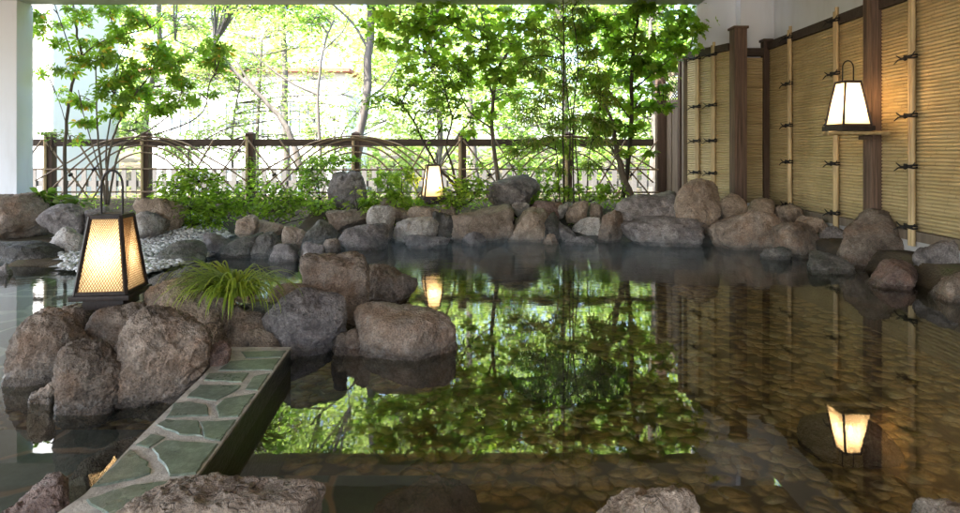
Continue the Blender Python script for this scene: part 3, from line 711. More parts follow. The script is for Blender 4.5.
br = empty('lantern_bracket', (wl.x, wl.y, wl.z)); tag(br, 'bamboo and wood bracket holding the lantern on the wall post', 'bracket')
MB().tube([(-.30, -.12, -.026), (.40, -.12, -.026)], .022, 10).build('front_pole', M['cane'], br, sm=60)
MB().tube([(-.24, .10, -.026), (.29, .10, -.026)], .022, 10).build('rear_pole', M['cane'], br, sm=60)
MB().box((.235, -.02, -.003), (.265, .17, .22), .003).build('back_board', M['post'], br)
MB().box((.22, -.10, -.10), (.27, .17, -.05), .003).build('support', M['post'], br)

# ------------------------------------------------------------------ bamboo wall on the right
PITCH = .040
def slat_panel(p0, p1, z0, z1, parent, nrm_side=1, thick=.03):
    """corrugated screen of split canes from p0 to p1 (xy), ridges facing the pool"""
    p0, p1 = Vector((*p0, 0)), Vector((*p1, 0)); d = (p1-p0); n = Vector((-d.y, d.x, 0)).normalized()*nrm_side
    L = d.length; segs = max(1, int(L/.5)); vs = []; fs = []; prof = []
    nr = int((z1-z0)/PITCH)
    for i in range(nr):
        for k in range(6):
            a = math.pi*k/6; prof.append((z0+(i+.5-.46*math.cos(a))*PITCH, -.002 + .019*math.sin(a)))
    prof = [(z0, -thick)] + prof + [(z0+nr*PITCH, -thick)]
    m = len(prof)
    rs = np.random.RandomState(int(abs(p0.x*100)+abs(p0.y*10)))
    for j in range(segs+1):
        q = p0 + d*(j/segs)
        for (z, o) in prof: vs.append(q + n*o + Vector((0, 0, z)))
    for j in range(segs):
        for i in range(m-1): fs.append((j*m+i, (j+1)*m+i, (j+1)*m+i+1, j*m+i+1))
    fs.append(tuple(range(m))); fs.append(tuple(segs*m+i for i in range(m-1, -1, -1)))
    o = MB().add([v_-parent.location for v_ in vs], fs).build('slat_panel', M['bamboo'], parent)
    bm = bmesh.new(); bm.from_mesh(o.data); bmesh.ops.recalc_face_normals(bm, faces=bm.faces); bm.to_mesh(o.data); bm.free(); smooth(o.data, 50)
    return o
def batten(x, y, z0, z1, parent, n, ties, r=.024):
    """pair of vertical canes tied with black rope; n = outward normal"""
    n = Vector((*n, 0)).normalized(); s = Vector((-n.y, n.x, 0)); base = Vector((x, y, 0)) - parent.location
    b = MB()
    for sgn, dz in ((-1, 0), (1, .05)):
        c = base + s*sgn*r*.95 + n*(r+.018)
        b.tube([c+Vector((0, 0, z0)), c+Vector((0, 0, (z0+z1)/2)), c+Vector((0, 0, z1+dz))], r, 10)
        for zz in np.arange(z0+.2, z1, .42): b.tube([c+Vector((0, 0, zz-.004)), c+Vector((0, 0, zz+.004))], r*1.1, 10)
    bo = b.build('batten', M['cane'], parent, sm=50)
    K6 = 1.5
    for z in ties:
        k = MB(); c = base + n*(2*r+.02)
        P = lambda a, b2, h: c + s*(a*K6) + n*b2 + Vector((0, 0, z+h*K6))
        k.tube([P(-.06, -.03, .0), P(-.05, .004, .006), P(0, .012, .0), P(.05, .004, -.006), P(.06, -.03, 0)], .011, 6)
        k.tube([P(-.06, -.03, .016), P(-.05, .004, .02), P(0, .014, .012), P(.05, .004, .016), P(.06, -.03, .016)], .011, 6)
        kd, kf = ico(1)
        k.add([P(-.035, .012, 0) + Vector(v_)*.028 for v_ in kd], kf)
        for e2 in ((-.12, .05, -.03), (-.11, .035, .03), (.09, .03, .035)):
            k.tube([P(-.03, .014, .0) if e2[0] < 0 else P(.0, .014, .0), P(e2[0]*.6, e2[1], e2[2]*.2), P(*e2)], [.011, .009, .006], 5)
        k.build('rope_knot', M['rope'], bo, sm=60)
    return bo
def post(x0, x1, y0, y1, z0, z1, mat, parent, cap=True, name='post'):
    b = MB(); l = parent.location
    b.box((x0-l.x, y0-l.y, z0), (x1-l.x, y1-l.y, z1), .006)
    if cap:
        o = .022; b.box((x0-o-l.x, y0-o-l.y, z1-.001), (x1+o-l.x, y1+o-l.y, z1+.04), .006)
    return b.build(name, M[mat], parent, sm=30)
ZB, ZT = .46, 3.02
wA = empty('bamboo_wall', (wallx, 7, 0)); tag(wA, 'long wall of horizontal split bamboo running along the right side of the pool', 'bamboo wall')
PX = wallx
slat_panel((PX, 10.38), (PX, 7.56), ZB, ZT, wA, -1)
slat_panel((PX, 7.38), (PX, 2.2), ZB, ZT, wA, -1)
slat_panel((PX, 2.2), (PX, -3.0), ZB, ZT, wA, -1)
post(PX-.13, PX+.06, 7.38, 7.56, .25, 3.6, 'postred', wA, False)
post(PX-.12, PX+.06, 2.0, 2.18, .25, 3.6, 'postred', wA, False)
MB().box((PX-.05-wA.location.x, -3-7, ZT+.001), (PX+.06-wA.location.x, 7.379-7, ZT+.13), .004).box((PX-.05-wA.location.x, 7.561-7, ZT+.001), (PX+.06-wA.location.x, 10.38-7, ZT+.13), .004).build('top_rail', M['rail'], wA)
MB().box((PX-.03-wA.location.x, -3-7, ZB-.11), (PX+.06-wA.location.x, 7.379-7, ZB-.002), .004).box((PX-.03-wA.location.x, 7.561-7, ZB-.11), (PX+.06-wA.location.x, 10.38-7, ZB-.002), .004).build('bottom_rail', M['grey_wood'], wA)
MB().box((PX-.02-wA.location.x, -3-7, -.1), (PX+.08-wA.location.x, 10.38-7, ZB-.112)).build('foundation', M['concrete'], wA)
for yy in (9.55, 8.28, 6.80, 5.5, 4.2):
    batten(PX-.012, yy, .30, 3.2, wA, (-1, 0), [.50, 1.16, 1.72, 2.36, 3.07])
wB = empty('bamboo_wall', (4.3, 10.35, 0)); tag(wB, 'narrow bamboo panel facing the pool between the dark corner post and the big wooden post', 'bamboo wall')
slat_panel((4.62, 10.40), (4.10, 10.40), ZB, ZT-.1, wB, 1)
MB().box((4.10-4.3, -.02, ZT-.10), (4.62-4.3, .10, ZT+.03), .004).build('top_rail', M['rail'], wB)
post(4.60, 4.72, 10.32, 10.46, .25, 3.16, 'post', wB)
wC = empty('bamboo_wall', (3.9, 10.5, 0)); tag(wC, 'short bamboo wall with two battens between the big post and the gate', 'bamboo wall')
post(3.955, 4.155, 9.94, 10.16, .2, 3.30, 'postred', wC, name='corner_post')
c0, c1 = Vector((3.975, 10.165)), Vector((3.60, 11.16))
slat_panel(c0, c1, ZB, 2.98, wC, 1)
dn = (c1-c0).normalized(); nn = (-dn.y, dn.x)
r_ = MB(); l = wC.location
r_.bar((c0.x-l.x, c0.y-l.y, 3.04), (c1.x-l.x, c1.y-l.y, 3.04), .10, .12); r_.build('top_rail', M['rail'], wC)
for tt in (.34, .72):
    q = c0.lerp(c1, tt); batten(q.x, q.y, .30, 3.12, wC, nn, [.95, 1.5, 2.1, 2.95])
post(3.52, 3.62, 11.17, 11.27, .2, 2.98, 'grey_wood', wC)
# the garden gate
gt = empty('garden_gate', (3.4, 11.5, 0)); tag(gt, 'weathered wooden garden gate with herringbone boards and a lattice top', 'gate')
l = gt.location
post(3.49, 3.60, 11.29, 11.42, .2, 3.02, 'post', gt)
post(3.20, 3.37, 11.72, 11.88, .2, 2.94, 'post', gt)
g0, g1 = Vector((3.53, 11.43, 0)), Vector((3.36, 11.80, 0))
gd = (g1-g0); gl_ = gd.length; gu = gd.normalized(); gn = Vector((-gu.y, gu.x, 0))
brd = MB(); lat = MB(); frm = MB()
for z in (.45, 2.25, 2.76): frm.bar(g0-l+Vector((0, 0, z)), g1-l+Vector((0, 0, z)), .05, .07)
mid = g0.lerp(g1, .5)
frm.bar(mid-l+Vector((0, 0, .45)), mid-l+Vector((0, 0, 2.25)), .04, .04)
for s in (0, 1):
    for i in range(24):
        z = .45 + i*.075
        a, b_ = (0, .5) if s == 0 else (1, .5)
        A = g0.lerp(g1, a) + Vector((0, 0, z)); B = g0.lerp(g1, b_) + Vector((0, 0, min(2.25, z+.16)))
        brd.bar(A-l, B-l, .018, .066)
for i in range(-5, 7):
    for s in (1, -1):
        pa, pb = [], []
        for q in range(11):
            u = i/6 + s*q/10*1.2
            if 0 <= u <= 1: pa.append(g0.lerp(g1, u)+Vector((0, 0, 2.27+.46*q/10))-l)
        if len(pa) > 1: lat.bar(pa[0], pa[-1], .012, .02)
brd.build('herringbone_boards', M['grey_wood'], gt); lat.build('lattice', M['grey_wood'], gt); frm.build('gate_frame', M['grey_wood'], gt)

# ------------------------------------------------------------------ the building
bd = empty('bath_building', (-1.5, 2, 0)); tag(bd, 'bath house roof with white pillars and a plain ceiling spanning the pool', 'building')
l = bd.location
def bb(name, a, b_, mat, bev=0.0): return MB().box(Vector(a)-l, Vector(b_)-l, bev).build(name, M[mat], bd)
bb('ceiling', (-13, -7, 4.2), (8, 10.25, 4.4), 'ceiling')  # left end runs on unseen past the pillar to keep the sun out
bb('roof_beam', (-13, 10.252, 3.83), (3.60, 10.60, 4.6), 'beam', .01)
bb('roof_slab', (-13, -7, 4.61), (8, 10.6, 4.95), 'plaster')
bb('pillar', (-8.75, 10.25, -.2), (-7.79, 10.62, 3.828), 'plaster', .012)
bb('pillar', (3.605, 10.70, 3.12), (4.28, 11.0, 4.6), 'plaster', .01)
bb('pillar', (4.282, 10.52, 0), (4.86, 11.0, 4.6), 'plaster', .01)
bb('side_wall', (4.862, -7, -.1), (5.1, 11.0, 4.198), 'plaster')
# bright white wall of the annex beyond the fence, left
ax = empty('annex_wall', (-10.4, 14, 0)); tag(ax, 'plain white annex wall rising beyond the left end of the bamboo fence', 'building wall')
MB().box((-3.0, 0, -2), (.58, 2.5, 9)).build('wall', M['plaster_w'], ax)

# ------------------------------------------------------------------ bent bamboo fence
FY = 11.8
fn = empty('bamboo_fence', (-2.5, FY, 0)); tag(fn, 'garden fence of dark posts and rail with bent bamboo hoops and crossed canes', 'fence')
posts = [-10.3, -8.33, -6.50, -4.52, -2.51, -.49, 1.52, 3.22]
for i, px in enumerate(posts[:-1]):
    q = px+2.5
    b = MB().box((q-.075, -.07, .1), (q+.075, .08, 1.66), .008)
    b.frustum(.17, .03, 1.66, 1.70, (q, 0)); b.build('post', M['post'], fn)
    MB().tube([(q-.035, -.09, .15), (q-.035, -.09, 1.60)], .028, 8).build('cane', M['cane'], fn, sm=50)
for i in range(len(posts)-1):
    a, b_ = posts[i]+2.5+.076, posts[i+1]+2.5-.076
    MB().box((a, -.05, 1.42), (b_, .05, 1.555), .006).build('rail', M['rail'], fn)
for z in (.98, .55):
    MB().tube([(posts[0]+2.5, -.095, z), (-4, -.10, z+.01), (0, -.095, z-.005), (3, -.10, z+.01), (posts[-1]+2.5, -.095, z)], .017, 7).build('thin_rail', M['hoop'], fn, sm=60)
curves = [[(0, 1.30), (.35, 1.22), (.62, .98), (.82, .66), (1.0, .35)],
          [(0, 1.43), (.45, 1.35), (.85, 1.06), (1.10, .66), (1.28, .35)],
          [(0, 1.54), (.5, 1.45), (.95, 1.15), (1.40, .66), (1.66, .35)],
          [(0, 1.58), (.6, 1.50), (1.15, 1.14), (1.6, .73), (1.9, .38)],
          [(0, 1.61), (.75, 1.49), (1.25, 1.21), (1.66, .97), (1.98, .76)]]
random.seed(9)
for c0_ in (-6.50, -2.51, 1.52):
    for ci, cv in enumerate(curves):
        pts = [(-u, v_) for u, v_ in cv[::-1]] + cv[1:]
        yy = -.115 - .012*ci
        pts = [(c0_+2.5+u*random.uniform(.98, 1.02), yy, v_+random.uniform(-.015, .015)) for u, v_ in pts]
        if c0_ > 1: pts = [p for p in pts if p[0] < 5.75]
        MB().tube(catmull(pts, 6), .0155, 7).build('bent_cane', M['hoop'], fn, sm=60)
for f0, (sl, sr) in {-8.33: (1, 1), -4.52: (1, 1), -.49: (1, 1), 3.2: (1, 0)}.items():
    for s in ((-1,) if sl else ()) + ((1,) if sr else ()):
        for (u0, u1, z1) in ((0.02, .85, .45), (.62, 1.18, .62)):
            if f0 < -8 and s < 0 and u0 > .5: pass
            x0 = f0+2.5+s*u0; x1 = f0+2.5+s*u1
            MB().tube([(x0, -.19, 1.54), ((x0+x1)/2+.01, -.19, (1.54+z1)/2), (x1, -.19, z1)], .0165, 7).build('crossed_cane', M['hoop'], fn, sm=60)
            MB().tube([((x0*.4+x1*.6)-.03, -.2, (1.54*.4+z1*.6)-.02), ((x0*.4+x1*.6)+.03, -.2, (1.54*.4+z1*.6)+.02)], .026, 6).build('rope_knot', M['rope'], fn)
# picket fence beyond
pk = empty('picket_fence', (-3, 12.7, 0)); tag(pk, 'pale grey picket fence seen through the bamboo fence', 'fence')
px0 = -9.3; k = 0
pb = MB()
while px0 + k*.205 < 3.4:
    x = px0 + k*.205 + 3; pb.box((x-.048, -.012, .1), (x+.048, .012, .98 + .01*math.sin(k*1.7))); k += 1
pb.build('pickets', M['picket'], pk)
MB().box((-6.4, .014, .60), (6.5, .05, .72)).box((-6.4, .014, .2), (6.5, .05, .3)).build('cross_rails', M['picket'], pk)

# ------------------------------------------------------------------ vegetation
def leaf_template(kind):
    """unit leaf along +X, face +Z: (verts, faces)"""
    if kind == 'oval':
        return np.array([(0,0,0),(.3,.2,.05),(.65,.2,.04),(1,0,-.06),(.65,-.2,.04),(.3,-.2,.05),(.35,0,0),(.7,0,-.01)]), [(0,6,1),(1,6,7,2),(2,7,3),(0,5,6),(5,4,7,6),(4,3,7)]
    if kind == 'blade':
        return np.array([(0,0,0),(.3,.075,.03),(.65,.07,.0),(1,0,-.14),(.65,-.07,.0),(.3,-.075,.03)]), [(0,5,1),(1,5,4,2),(2,4,3)]
    if kind == 'palm5' or kind == 'palm7':
        vs = []; fs = []; n = 5 if kind == 'palm5' else 7
        for k in range(n):
            a = (k-(n-1)/2)*math.radians(46 if n == 5 else 40); L = 1 - .12*abs(k-(n-1)/2); ca, sa = math.cos(a), math.sin(a)
            loc = [(.06,0,0),(.5*L,.15,.04),(.78*L,.13,.0),(1.0*L,0,-.14),(.78*L,-.13,.0),(.5*L,-.15,.04)]
            m = len(vs); vs += [(x*ca-y*sa, x*sa+y*ca, z) for x, y, z in loc]; fs += [(m,m+5,m+1),(m+1,m+5,m+4,m+2),(m+2,m+4,m+3)]
        return np.array(vs), fs
    if kind == 'fan':
        vs = []; fs = []
        for k in range(5):
            a = (k-2)*math.radians(34); L = 1 - .1*abs(k-2); ca, sa = math.cos(a), math.sin(a)
            loc = [(.08,0,0),(.45*L,.062,.03),(1.0*L,0,-.16),(.45*L,-.062,.03)]
            m = len(vs); vs += [(x*ca-y*sa, x*sa+y*ca, z) for x, y, z in loc]; fs += [(m,m+3,m+2,m+1)]
        return np.array(vs), fs
    if kind == 'lobed':
        o = [(0,0,0),(.18,.34,.03),(.02,.52,-.06),(.42,.30,.03),(.55,.58,-.07),(.66,.22,.02),(1.05,0,-.12),(.66,-.22,.02),(.55,-.58,-.07),(.42,-.30,.03),(.02,-.52,-.06),(.18,-.34,.03),(.35,0,0)]
        return np.array(o), [(0,12,1),(1,12,3,2),(3,12,5,4),(5,12,6),(6,12,7),(7,12,9,8),(9,12,11,10),(11,12,0)]
    return np.array([(0,0,0),(.5,.3,.06),(1,0,-.05),(.5,-.3,.06)]), [(0,3,2,1)]
def leaves(name, kind, centers, size, mat, parent, rs, droop=.3, per=1, spread=.0, flat=.55, outward=None, jitter=.35):
    T_, TF = leaf_template(kind); C = np.repeat(np.asarray(centers), per, axis=0); n = len(C)
    az = rs.uniform(0, 2*np.pi, n)
    if outward is not None:
        O = np.repeat(np.asarray(outward), per, axis=0); az = np.arctan2(O[:, 1], O[:, 0]) + rs.uniform(-1.3, 1.3, n)
    el = -droop + rs.randn(n)*.35
    X = np.stack([np.cos(az)*np.cos(el), np.sin(az)*np.cos(el), np.sin(el)], 1)
    up = np.array([0, 0, 1.0]) + rs.randn(n, 3)*flat
    Zv = up - X*np.sum(up*X, 1)[:, None]; Zv /= np.linalg.norm(Zv, axis=1)[:, None]; Y = np.cross(Zv, X)
    s = size*rs.uniform(1-jitter, 1+jitter, n)
    P0 = C + rs.randn(n, 3)*spread
    V = P0[:, None, :] + s[:, None, None]*(T_[None, :, 0, None]*X[:, None, :] + T_[None, :, 1, None]*Y[:, None, :] + T_[None, :, 2, None]*Zv[:, None, :])
    V = V.reshape(-1, 3); k = len(T_)
    lens = np.tile(np.array([len(f) for f in TF]), n); base = np.concatenate([np.array(f) for f in TF])
    idx = (np.tile(base, n) + np.repeat(np.arange(n)*k, len(base))).astype(np.int32)
    me = bpy.data.meshes.new(name); me.vertices.add(len(V)); me.vertices.foreach_set('co', V.ravel().astype(np.float32))
    me.loops.add(len(idx)); me.loops.foreach_set('vertex_index', idx)
    me.polygons.add(len(lens)); st = np.concatenate([[0], np.cumsum(lens)[:-1]]).astype(np.int32)
    me.polygons.foreach_set('loop_start', st)
    try: me.polygons.foreach_set('loop_total', lens.astype(np.int32))
    except Exception: pass
    me.update(calc_edges=True); me.validate()
    return link(name, me, mat, parent)
def clump_points(clumps, rs, per_cluster=None):
    """clumps: (centre, rx, ry, rz, n) -> points gathered on sub-twigs"""
    P, O, tw = [], [], []
    for (c, rx, ry, rz, n) in clumps:
        c = np.array(c); k = max(2, n//9)
        q = rs.randn(k, 3); q /= np.linalg.norm(q, axis=1)[:, None]; q *= rs.uniform(.25, 1, (k, 1))**.5
        q = q*np.array([rx, ry, rz])
        for j in range(k):
            tip = c + q[j]; tw.append((c, tip))
            m = n//k; pts = tip + rs.randn(m, 3)*np.array([rx, ry, rz])*.24 + (c-tip)*rs.uniform(0, .35, (m, 1))
            P.append(pts); O.append(pts - c)
    return np.vstack(P), np.vstack(O), tw
LM = {
 'fresh': leaf_mat('leaf_fresh', [(.10,.17,.022),(.18,.28,.04),(.27,.36,.055),(.20,.30,.045)], .58),
 'mid': leaf_mat('leaf_mid', [(.09,.165,.022),(.16,.26,.035),(.24,.34,.05)], .6),
 'deep': leaf_mat('leaf_deep', [(.05,.10,.02),(.09,.16,.03),(.12,.19,.035),(.16,.19,.05)], .4),
 'autumn': leaf_mat('leaf_mixed', [(.09,.17,.025),(.14,.25,.035),(.20,.31,.05),(.17,.27,.045),(.15,.25,.04),(.22,.32,.05),(.16,.26,.04),(.2,.3,.05),(.19,.29,.05),(.15,.25,.04),(.17,.27,.04),(.2,.31,.05),(.18,.3,.05),(.50,.28,.05)], .55),
 'bamboo': leaf_mat('leaf_narrow', [(.07,.13,.025),(.14,.22,.035),(.21,.27,.06),(.26,.22,.09)], .58),
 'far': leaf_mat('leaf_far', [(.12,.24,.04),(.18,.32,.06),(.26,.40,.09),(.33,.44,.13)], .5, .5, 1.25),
 'pale': leaf_mat('leaf_sunlit_pale', [(.24,.36,.12),(.36,.46,.19),(.44,.52,.26)], .5, .5, 1.2),  # pale tone puts the overexposed look of the far leaves into colour
 'grass': leaf_mat('leaf_grass', [(.11,.17,.02),(.22,.29,.03),(.33,.38,.055),(.16,.23,.025)], .35),
}
def stem(mb, pts, r0, r1, n=8, per=5, wob=.0, rs=None):
    P = catmull(pts, per); m = len(P)
    if wob and rs is not None: P = [p + Vector(rs.randn(3).tolist())*wob for p in P]
    mb.tube(P, [r0 + (r1-r0)*(i/(m-1))**.8 for i in range(m)], n, True); return P

def tree(name, label, cat, d, stems, clumps, kind, leaf_size, lmat, bark, seed, droop=.3, group=None, base_z=None, dens=1.0, twig_r=.006, flat=.55, ddepth=.8, stem_dd=None):
    """stems: list of ([(x,y[,dd])...] pixels, r0, r1); clumps: (x,y,rx_px,ry_px,n[,dd])"""
    rs = np.random.RandomState(seed)
    x0, y0 = stems[0][0][0][:2]; base = W(x0, y0, d)
    root = empty(name, base); tag(root, label, cat, group)
    mb = MB(); allp = []
    for (pp, r0, r1) in stems:
        P = [W(p[0], p[1], d + (p[2] if len(p) > 2 else 0)) - base for p in pp]
        S = stem(mb, P, r0, r1, wob=r0*.12, rs=rs); allp += S
    cl = []
    for c in clumps:
        dd = c[5] if len(c) > 5 else rs.uniform(-.35, .35)*ddepth
        cc = W(c[0], c[1], d+dd) - base; s = (d+dd)/F
        cl.append((tuple(cc), c[2]*s, min(c[2], c[3])*s*.9+.05, c[3]*s, int(c[4]*dens)))
        # limb towards the clump
        j = min(range(len(allp)), key=lambda q: (allp[q]-cc).length + max(0, allp[q].z-cc.z)*1.5)
        a = allp[j]; mdl = a.lerp(cc, .5) + Vector((rs.uniform(-.06, .06), rs.uniform(-.06, .06), .08))
        if (a-cc).length > .12: stem(mb, [a, mdl, cc], twig_r*2.2, twig_r, 6, 4)
    P, O, tw = clump_points(cl, rs)
    for (a, b_) in tw:
        a, b_ = Vector(a.tolist()), Vector(b_.tolist()); mb.tube([a, a.lerp(b_, .5)+Vector((0, 0, .02)), b_], [twig_r*.9, twig_r*.6, twig_r*.35], 4, False)
    mb.build('trunk', M[bark], root, sm=60)
    leaves('crown', kind, P, leaf_size, LM[lmat], root, rs, droop, flat=flat, outward=O)
    return root

# left: shrub tree with palmate leaves
tree('garden_tree', 'slim tree with palmate leaves and one straight stem beside the left white pillar', 'tree', 10.9,
     [([(66,205),(65,170),(66,130),(72,85),(82,60),(76,30),(72,-5)], .035, .016), ([(72,85),(84,55),(110,38),(150,28),(165,12)], .018, .008), ([(74,60),(60,20),(50,-10)], .012, .006), ([(70,140),(62,110),(55,92)], .008, .004)],
     [(52,28,16,12,40),(80,14,18,9,45),(45,14,12,8,22),(110,8,20,7,45),(140,14,14,8,30),(150,22,14,8,28),(62,45,10,8,20),(38,72,8,5,10),(70,66,14,8,26),(58,96,10,6,12),(120,26,14,6,25),(90,48,14,10,30),(78,140,8,5,12)],
     'palm5', .135, 'autumn', 'trunk', 21, .45, flat=.8)
tree('garden_tree', 'many-stemmed tree with fanning stems and palmate leaves behind the standing lantern', 'tree', 10.4,
     [([(106,205),(100,160),(97,120),(96,70)], .022, .010), ([(106,205),(108,160),(118,125),(135,95),(150,75)], .024, .010), ([(108,205),(120,150),(150,130),(172,112),(182,92)], .020, .008),
      ([(108,200),(106,150),(112,110),(114,80)], .018, .008), ([(120,145),(160,133),(190,122),(205,108),(209,85),(216,72)], .015, .007), ([(106,205),(98,165),(85,120),(78,90)], .014, .006)],
     [(96,62,22,12,60),(122,72,22,14,70),(150,62,18,12,50),(112,92,24,12,75),(90,100,14,10,35),(140,92,20,12,60),(160,50,16,12,45),(178,62,16,12,45),(186,80,14,10,35),(200,98,14,9,30),(150,110,18,9,40),(172,100,12,8,25),(215,60,16,10,35),(222,48,14,12,30),(118,112,16,8,30),(88,122,12,6,20),(104,44,14,10,25),(205,44,10,8,15),(130,40,12,9,20),(225,78,8,6,10)],
     'palm5', .135, 'autumn', 'trunk', 22, .5, flat=.8)
# middle: curved stems with fine leaves
tree('garden_tree', 'crooked small tree with fine leaves right behind the middle lantern', 'tree', 10.2,
     [([(462,205),(452,182),(440,170),(428,150),(420,135),(412,118),(400,105)], .032, .010), ([(458,196),(452,165),(446,145),(452,120),(446,95),(440,70)], .022, .008), ([(452,120),(462,95),(470,75)], .010, .005), ([(428,150),(445,120),(450,100)], .010, .005)],
     [(385,98,18,10,150),(405,104,20,10,160),(428,112,18,12,160),(375,104,12,7,70),(445,90,20,16,200),(412,86,16,10,110),(430,68,20,14,170),(455,108,14,12,110),(420,128,14,8,80),(458,72,14,12,110),(440,132,14,8,70),(470,118,12,12,80),(398,78,10,7,50)],
     'oval', .075, 'mid', 'trunk_dark', 23, .25)
tree('garden_tree', 'tree with broad fresh green lobed leaves filling the top middle of the view', 'tree', 10.7,
     [([(500,198),(496,165),(492,130),(494,95),(497,72),(508,52),(515,38)], .042, .018), ([(494,100),(484,65),(488,40),(480,10)], .020, .008), ([(494,130),(470,112),(455,85),(430,55)], .018, .008), ([(508,52),(530,30),(545,5)], .014, .006), ([(480,40),(440,20),(400,15)], .014, .006)],
     [(400,22,22,16,70),(430,14,26,14,80),(462,22,24,18,85),(492,14,24,14,75),(415,48,18,14,55),(445,46,22,16,75),(476,52,18,14,60),(520,20,22,14,70),(500,40,18,12,50),(395,50,12,10,25),(465,82,16,10,45),(512,68,16,12,45),(385,38,12,8,25),(484,108,14,12,40),(508,96,12,10,30),(545,10,20,10,45),(430,84,14,10,35),(405,68,12,9,25),(470,132,8,6,12),(375,20,16,12,45),(450,66,22,12,60),(488,66,18,12,55),(530,50,20,14,55),(500,82,20,12,50),(440,100,16,10,35),(420,30,26,14,80),(480,30,30,14,90),(540,80,14,10,35),(455,-20,60,14,150),(400,-20,40,14,100)],
     'lobed', .13, 'fresh', 'trunk', 24, .45, dens=1.3)
# nandina-like clump with straight dark canes
tree('cane_shrub', 'tall clump of straight dark canes with narrow drooping leaves right of the standing boulder', 'shrub', 10.0,
     [([(564,205),(563,140),(564,60),(563,-5)], .016, .010), ([(568,205),(570,130),(566,80)], .014, .008), ([(574,205),(573,120),(578,60),(572,10)], .014, .008), ([(580,205),(576,150),(570,100)], .012, .008), ([(560,205),(556,150),(545,110)], .012, .006), ([(586,205),(590,150),(600,110)], .010, .005)],
     [(548,95,22,12,90),(575,80,22,14,100),(530,112,16,10,60),(600,95,18,12,75),(560,120,22,12,90),(588,120,20,12,80),(540,140,18,10,60),(565,148,20,10,70),(600,140,14,12,50),(556,60,22,14,80),(585,48,20,14,75),(540,35,20,12,60),(565,22,22,12,75),(520,150,12,8,30),(548,168,16,8,40),(590,168,14,10,40),(530,72,16,10,50),(600,68,14,10,40),(575,5,24,8,50),(520,60,12,9,30)],
     'fan', .18, 'bamboo', 'trunk_dark', 25, .75, flat=.4, dens=.72)
tree('garden_tree', 'dark-stemmed tree with large lobed leaves in front of the garden gate', 'tree', 10.6,
     [([(622,200),(628,165),(631,120),(632,70),(636,30),(640,-10)], .045, .025), ([(632,90),(655,72),(672,58),(690,50)], .016, .006), ([(633,110),(648,98),(660,96)], .012, .006), ([(634,60),(655,40),(680,30)], .014, .006), ([(631,120),(612,95),(600,75)], .014, .006)],
     [(612,15,22,14,80),(645,10,24,12,85),(678,14,22,14,80),(690,34,14,12,50),(660,36,22,14,80),(632,40,20,14,70),(608,50,20,14,70),(618,76,18,12,55),(645,64,18,11,55),(672,52,16,10,45),(655,88,16,9,45),(640,108,18,10,50),(662,104,10,8,24),(612,104,16,12,45),(625,128,18,10,40),(598,120,12,10,25),(598,28,16,14,45),(650,150,8,6,10),(590,78,12,12,30),(620,-20,40,14,120),(680,-20,30,14,100),(585,30,16,14,50),(660,70,20,10,50),(630,60,24,14,70)],
     'lobed', .135, 'mid', 'trunk_dark', 26, .5, dens=1.4)
tree('garden_tree', 'thick pale trunk leaning left out of the flat boulder, with a few leaves', 'tree', 10.3,
     [([(634,204),(624,180),(617,150),(612,125),(600,90)], .075, .02), ([(628,190),(618,160),(606,140)], .03, .012)],
     [(598,88,14,10,40),(606,132,12,8,30),(620,150,8,6,14)], 'lobed', .12, 'fresh', 'trunk', 27, .4)

# shrubs on the bank
def shrub(label, x, yb, d, clumps, kind, size, lmat, seed, cat='shrub', name='shrub', group='leafy shrubs on the planted bank', droop=.15):
    rs = np.random.RandomState(seed); base = W(x, yb, d); root = empty(name, base); tag(root, label, cat, group)
    mb = MB(); cl = []
    for c in clumps:
        dd = c[5] if len(c) > 5 else rs.uniform(-.2, .2); cc = W(c[0], c[1], d+dd)-base; s = (d+dd)/F
        cl.append((tuple(cc + Vector((0, 0, .07 if c[4] > 60 else 0))), c[2]*s*1.15, max(.16, c[3]*s*1.2), c[3]*s*1.35, int(c[4]*1.9)))
        mb.tube(catmull([(0, 0, -.08), (cc.x*.8, cc.y*.8, cc.z*.5), tuple(cc)], 3), [.009]*3+[.006]*3+[.004], 5)
    P, O, tw = clump_points(cl, rs)
    for (a, b_) in tw: mb.tube([a, b_], .003, 4, False)
    mb.build('stems', M['trunk_dark'], root); leaves('foliage', kind, P, size, LM[lmat], root, rs, droop, outward=O); return root
shrub('bushy shrub with fresh leaves between the tan peaked boulder and the far row, left', 195, 232, 9.6, [(175,192,18,12,190),(200,186,22,12,250),(222,196,14,9,120),(190,212,20,12,220),(212,215,16,12,180),(178,222,14,8,110),(200,228,20,6,130),(232,212,10,9,80)], 'oval', .085, 'fresh', 41)
shrub('low leafy shrub behind the dark and tan stones at the left of the far row', 270, 222, 9.8, [(245,205,14,10,120),(265,200,16,11,150),(288,203,16,10,150),(305,207,14,9,120),(275,215,22,7,140),(322,210,12,7,80)], 'oval', .085, 'fresh', 42)
shrub('dense dark leafed shrub left of the standing stone by the fence', 320, 195, 10.6, [(312,172,12,9,130),(328,168,14,8,140),(318,185,14,10,150),(345,165,12,6,90),(305,188,8,8,60)], 'oval', .075, 'mid', 43)
shrub('leafy shrub between the standing stone and the middle lantern', 400, 205, 9.9, [(387,182,12,10,60),(402,174,9,9,45),(380,200,14,8,60),(402,194,14,10,60),(414,207,12,7,55),(372,206,12,6,50)], 'palm5', .085, 'fresh', 44)
shrub('spreading shrub under and right of the middle lantern', 455, 205, 9.6, [(436,204,14,6,100),(455,196,14,8,110),(474,198,12,8,90),(468,184,12,8,70),(450,208,20,5,100),(482,188,8,8,40)], 'oval', .075, 'fresh', 45)
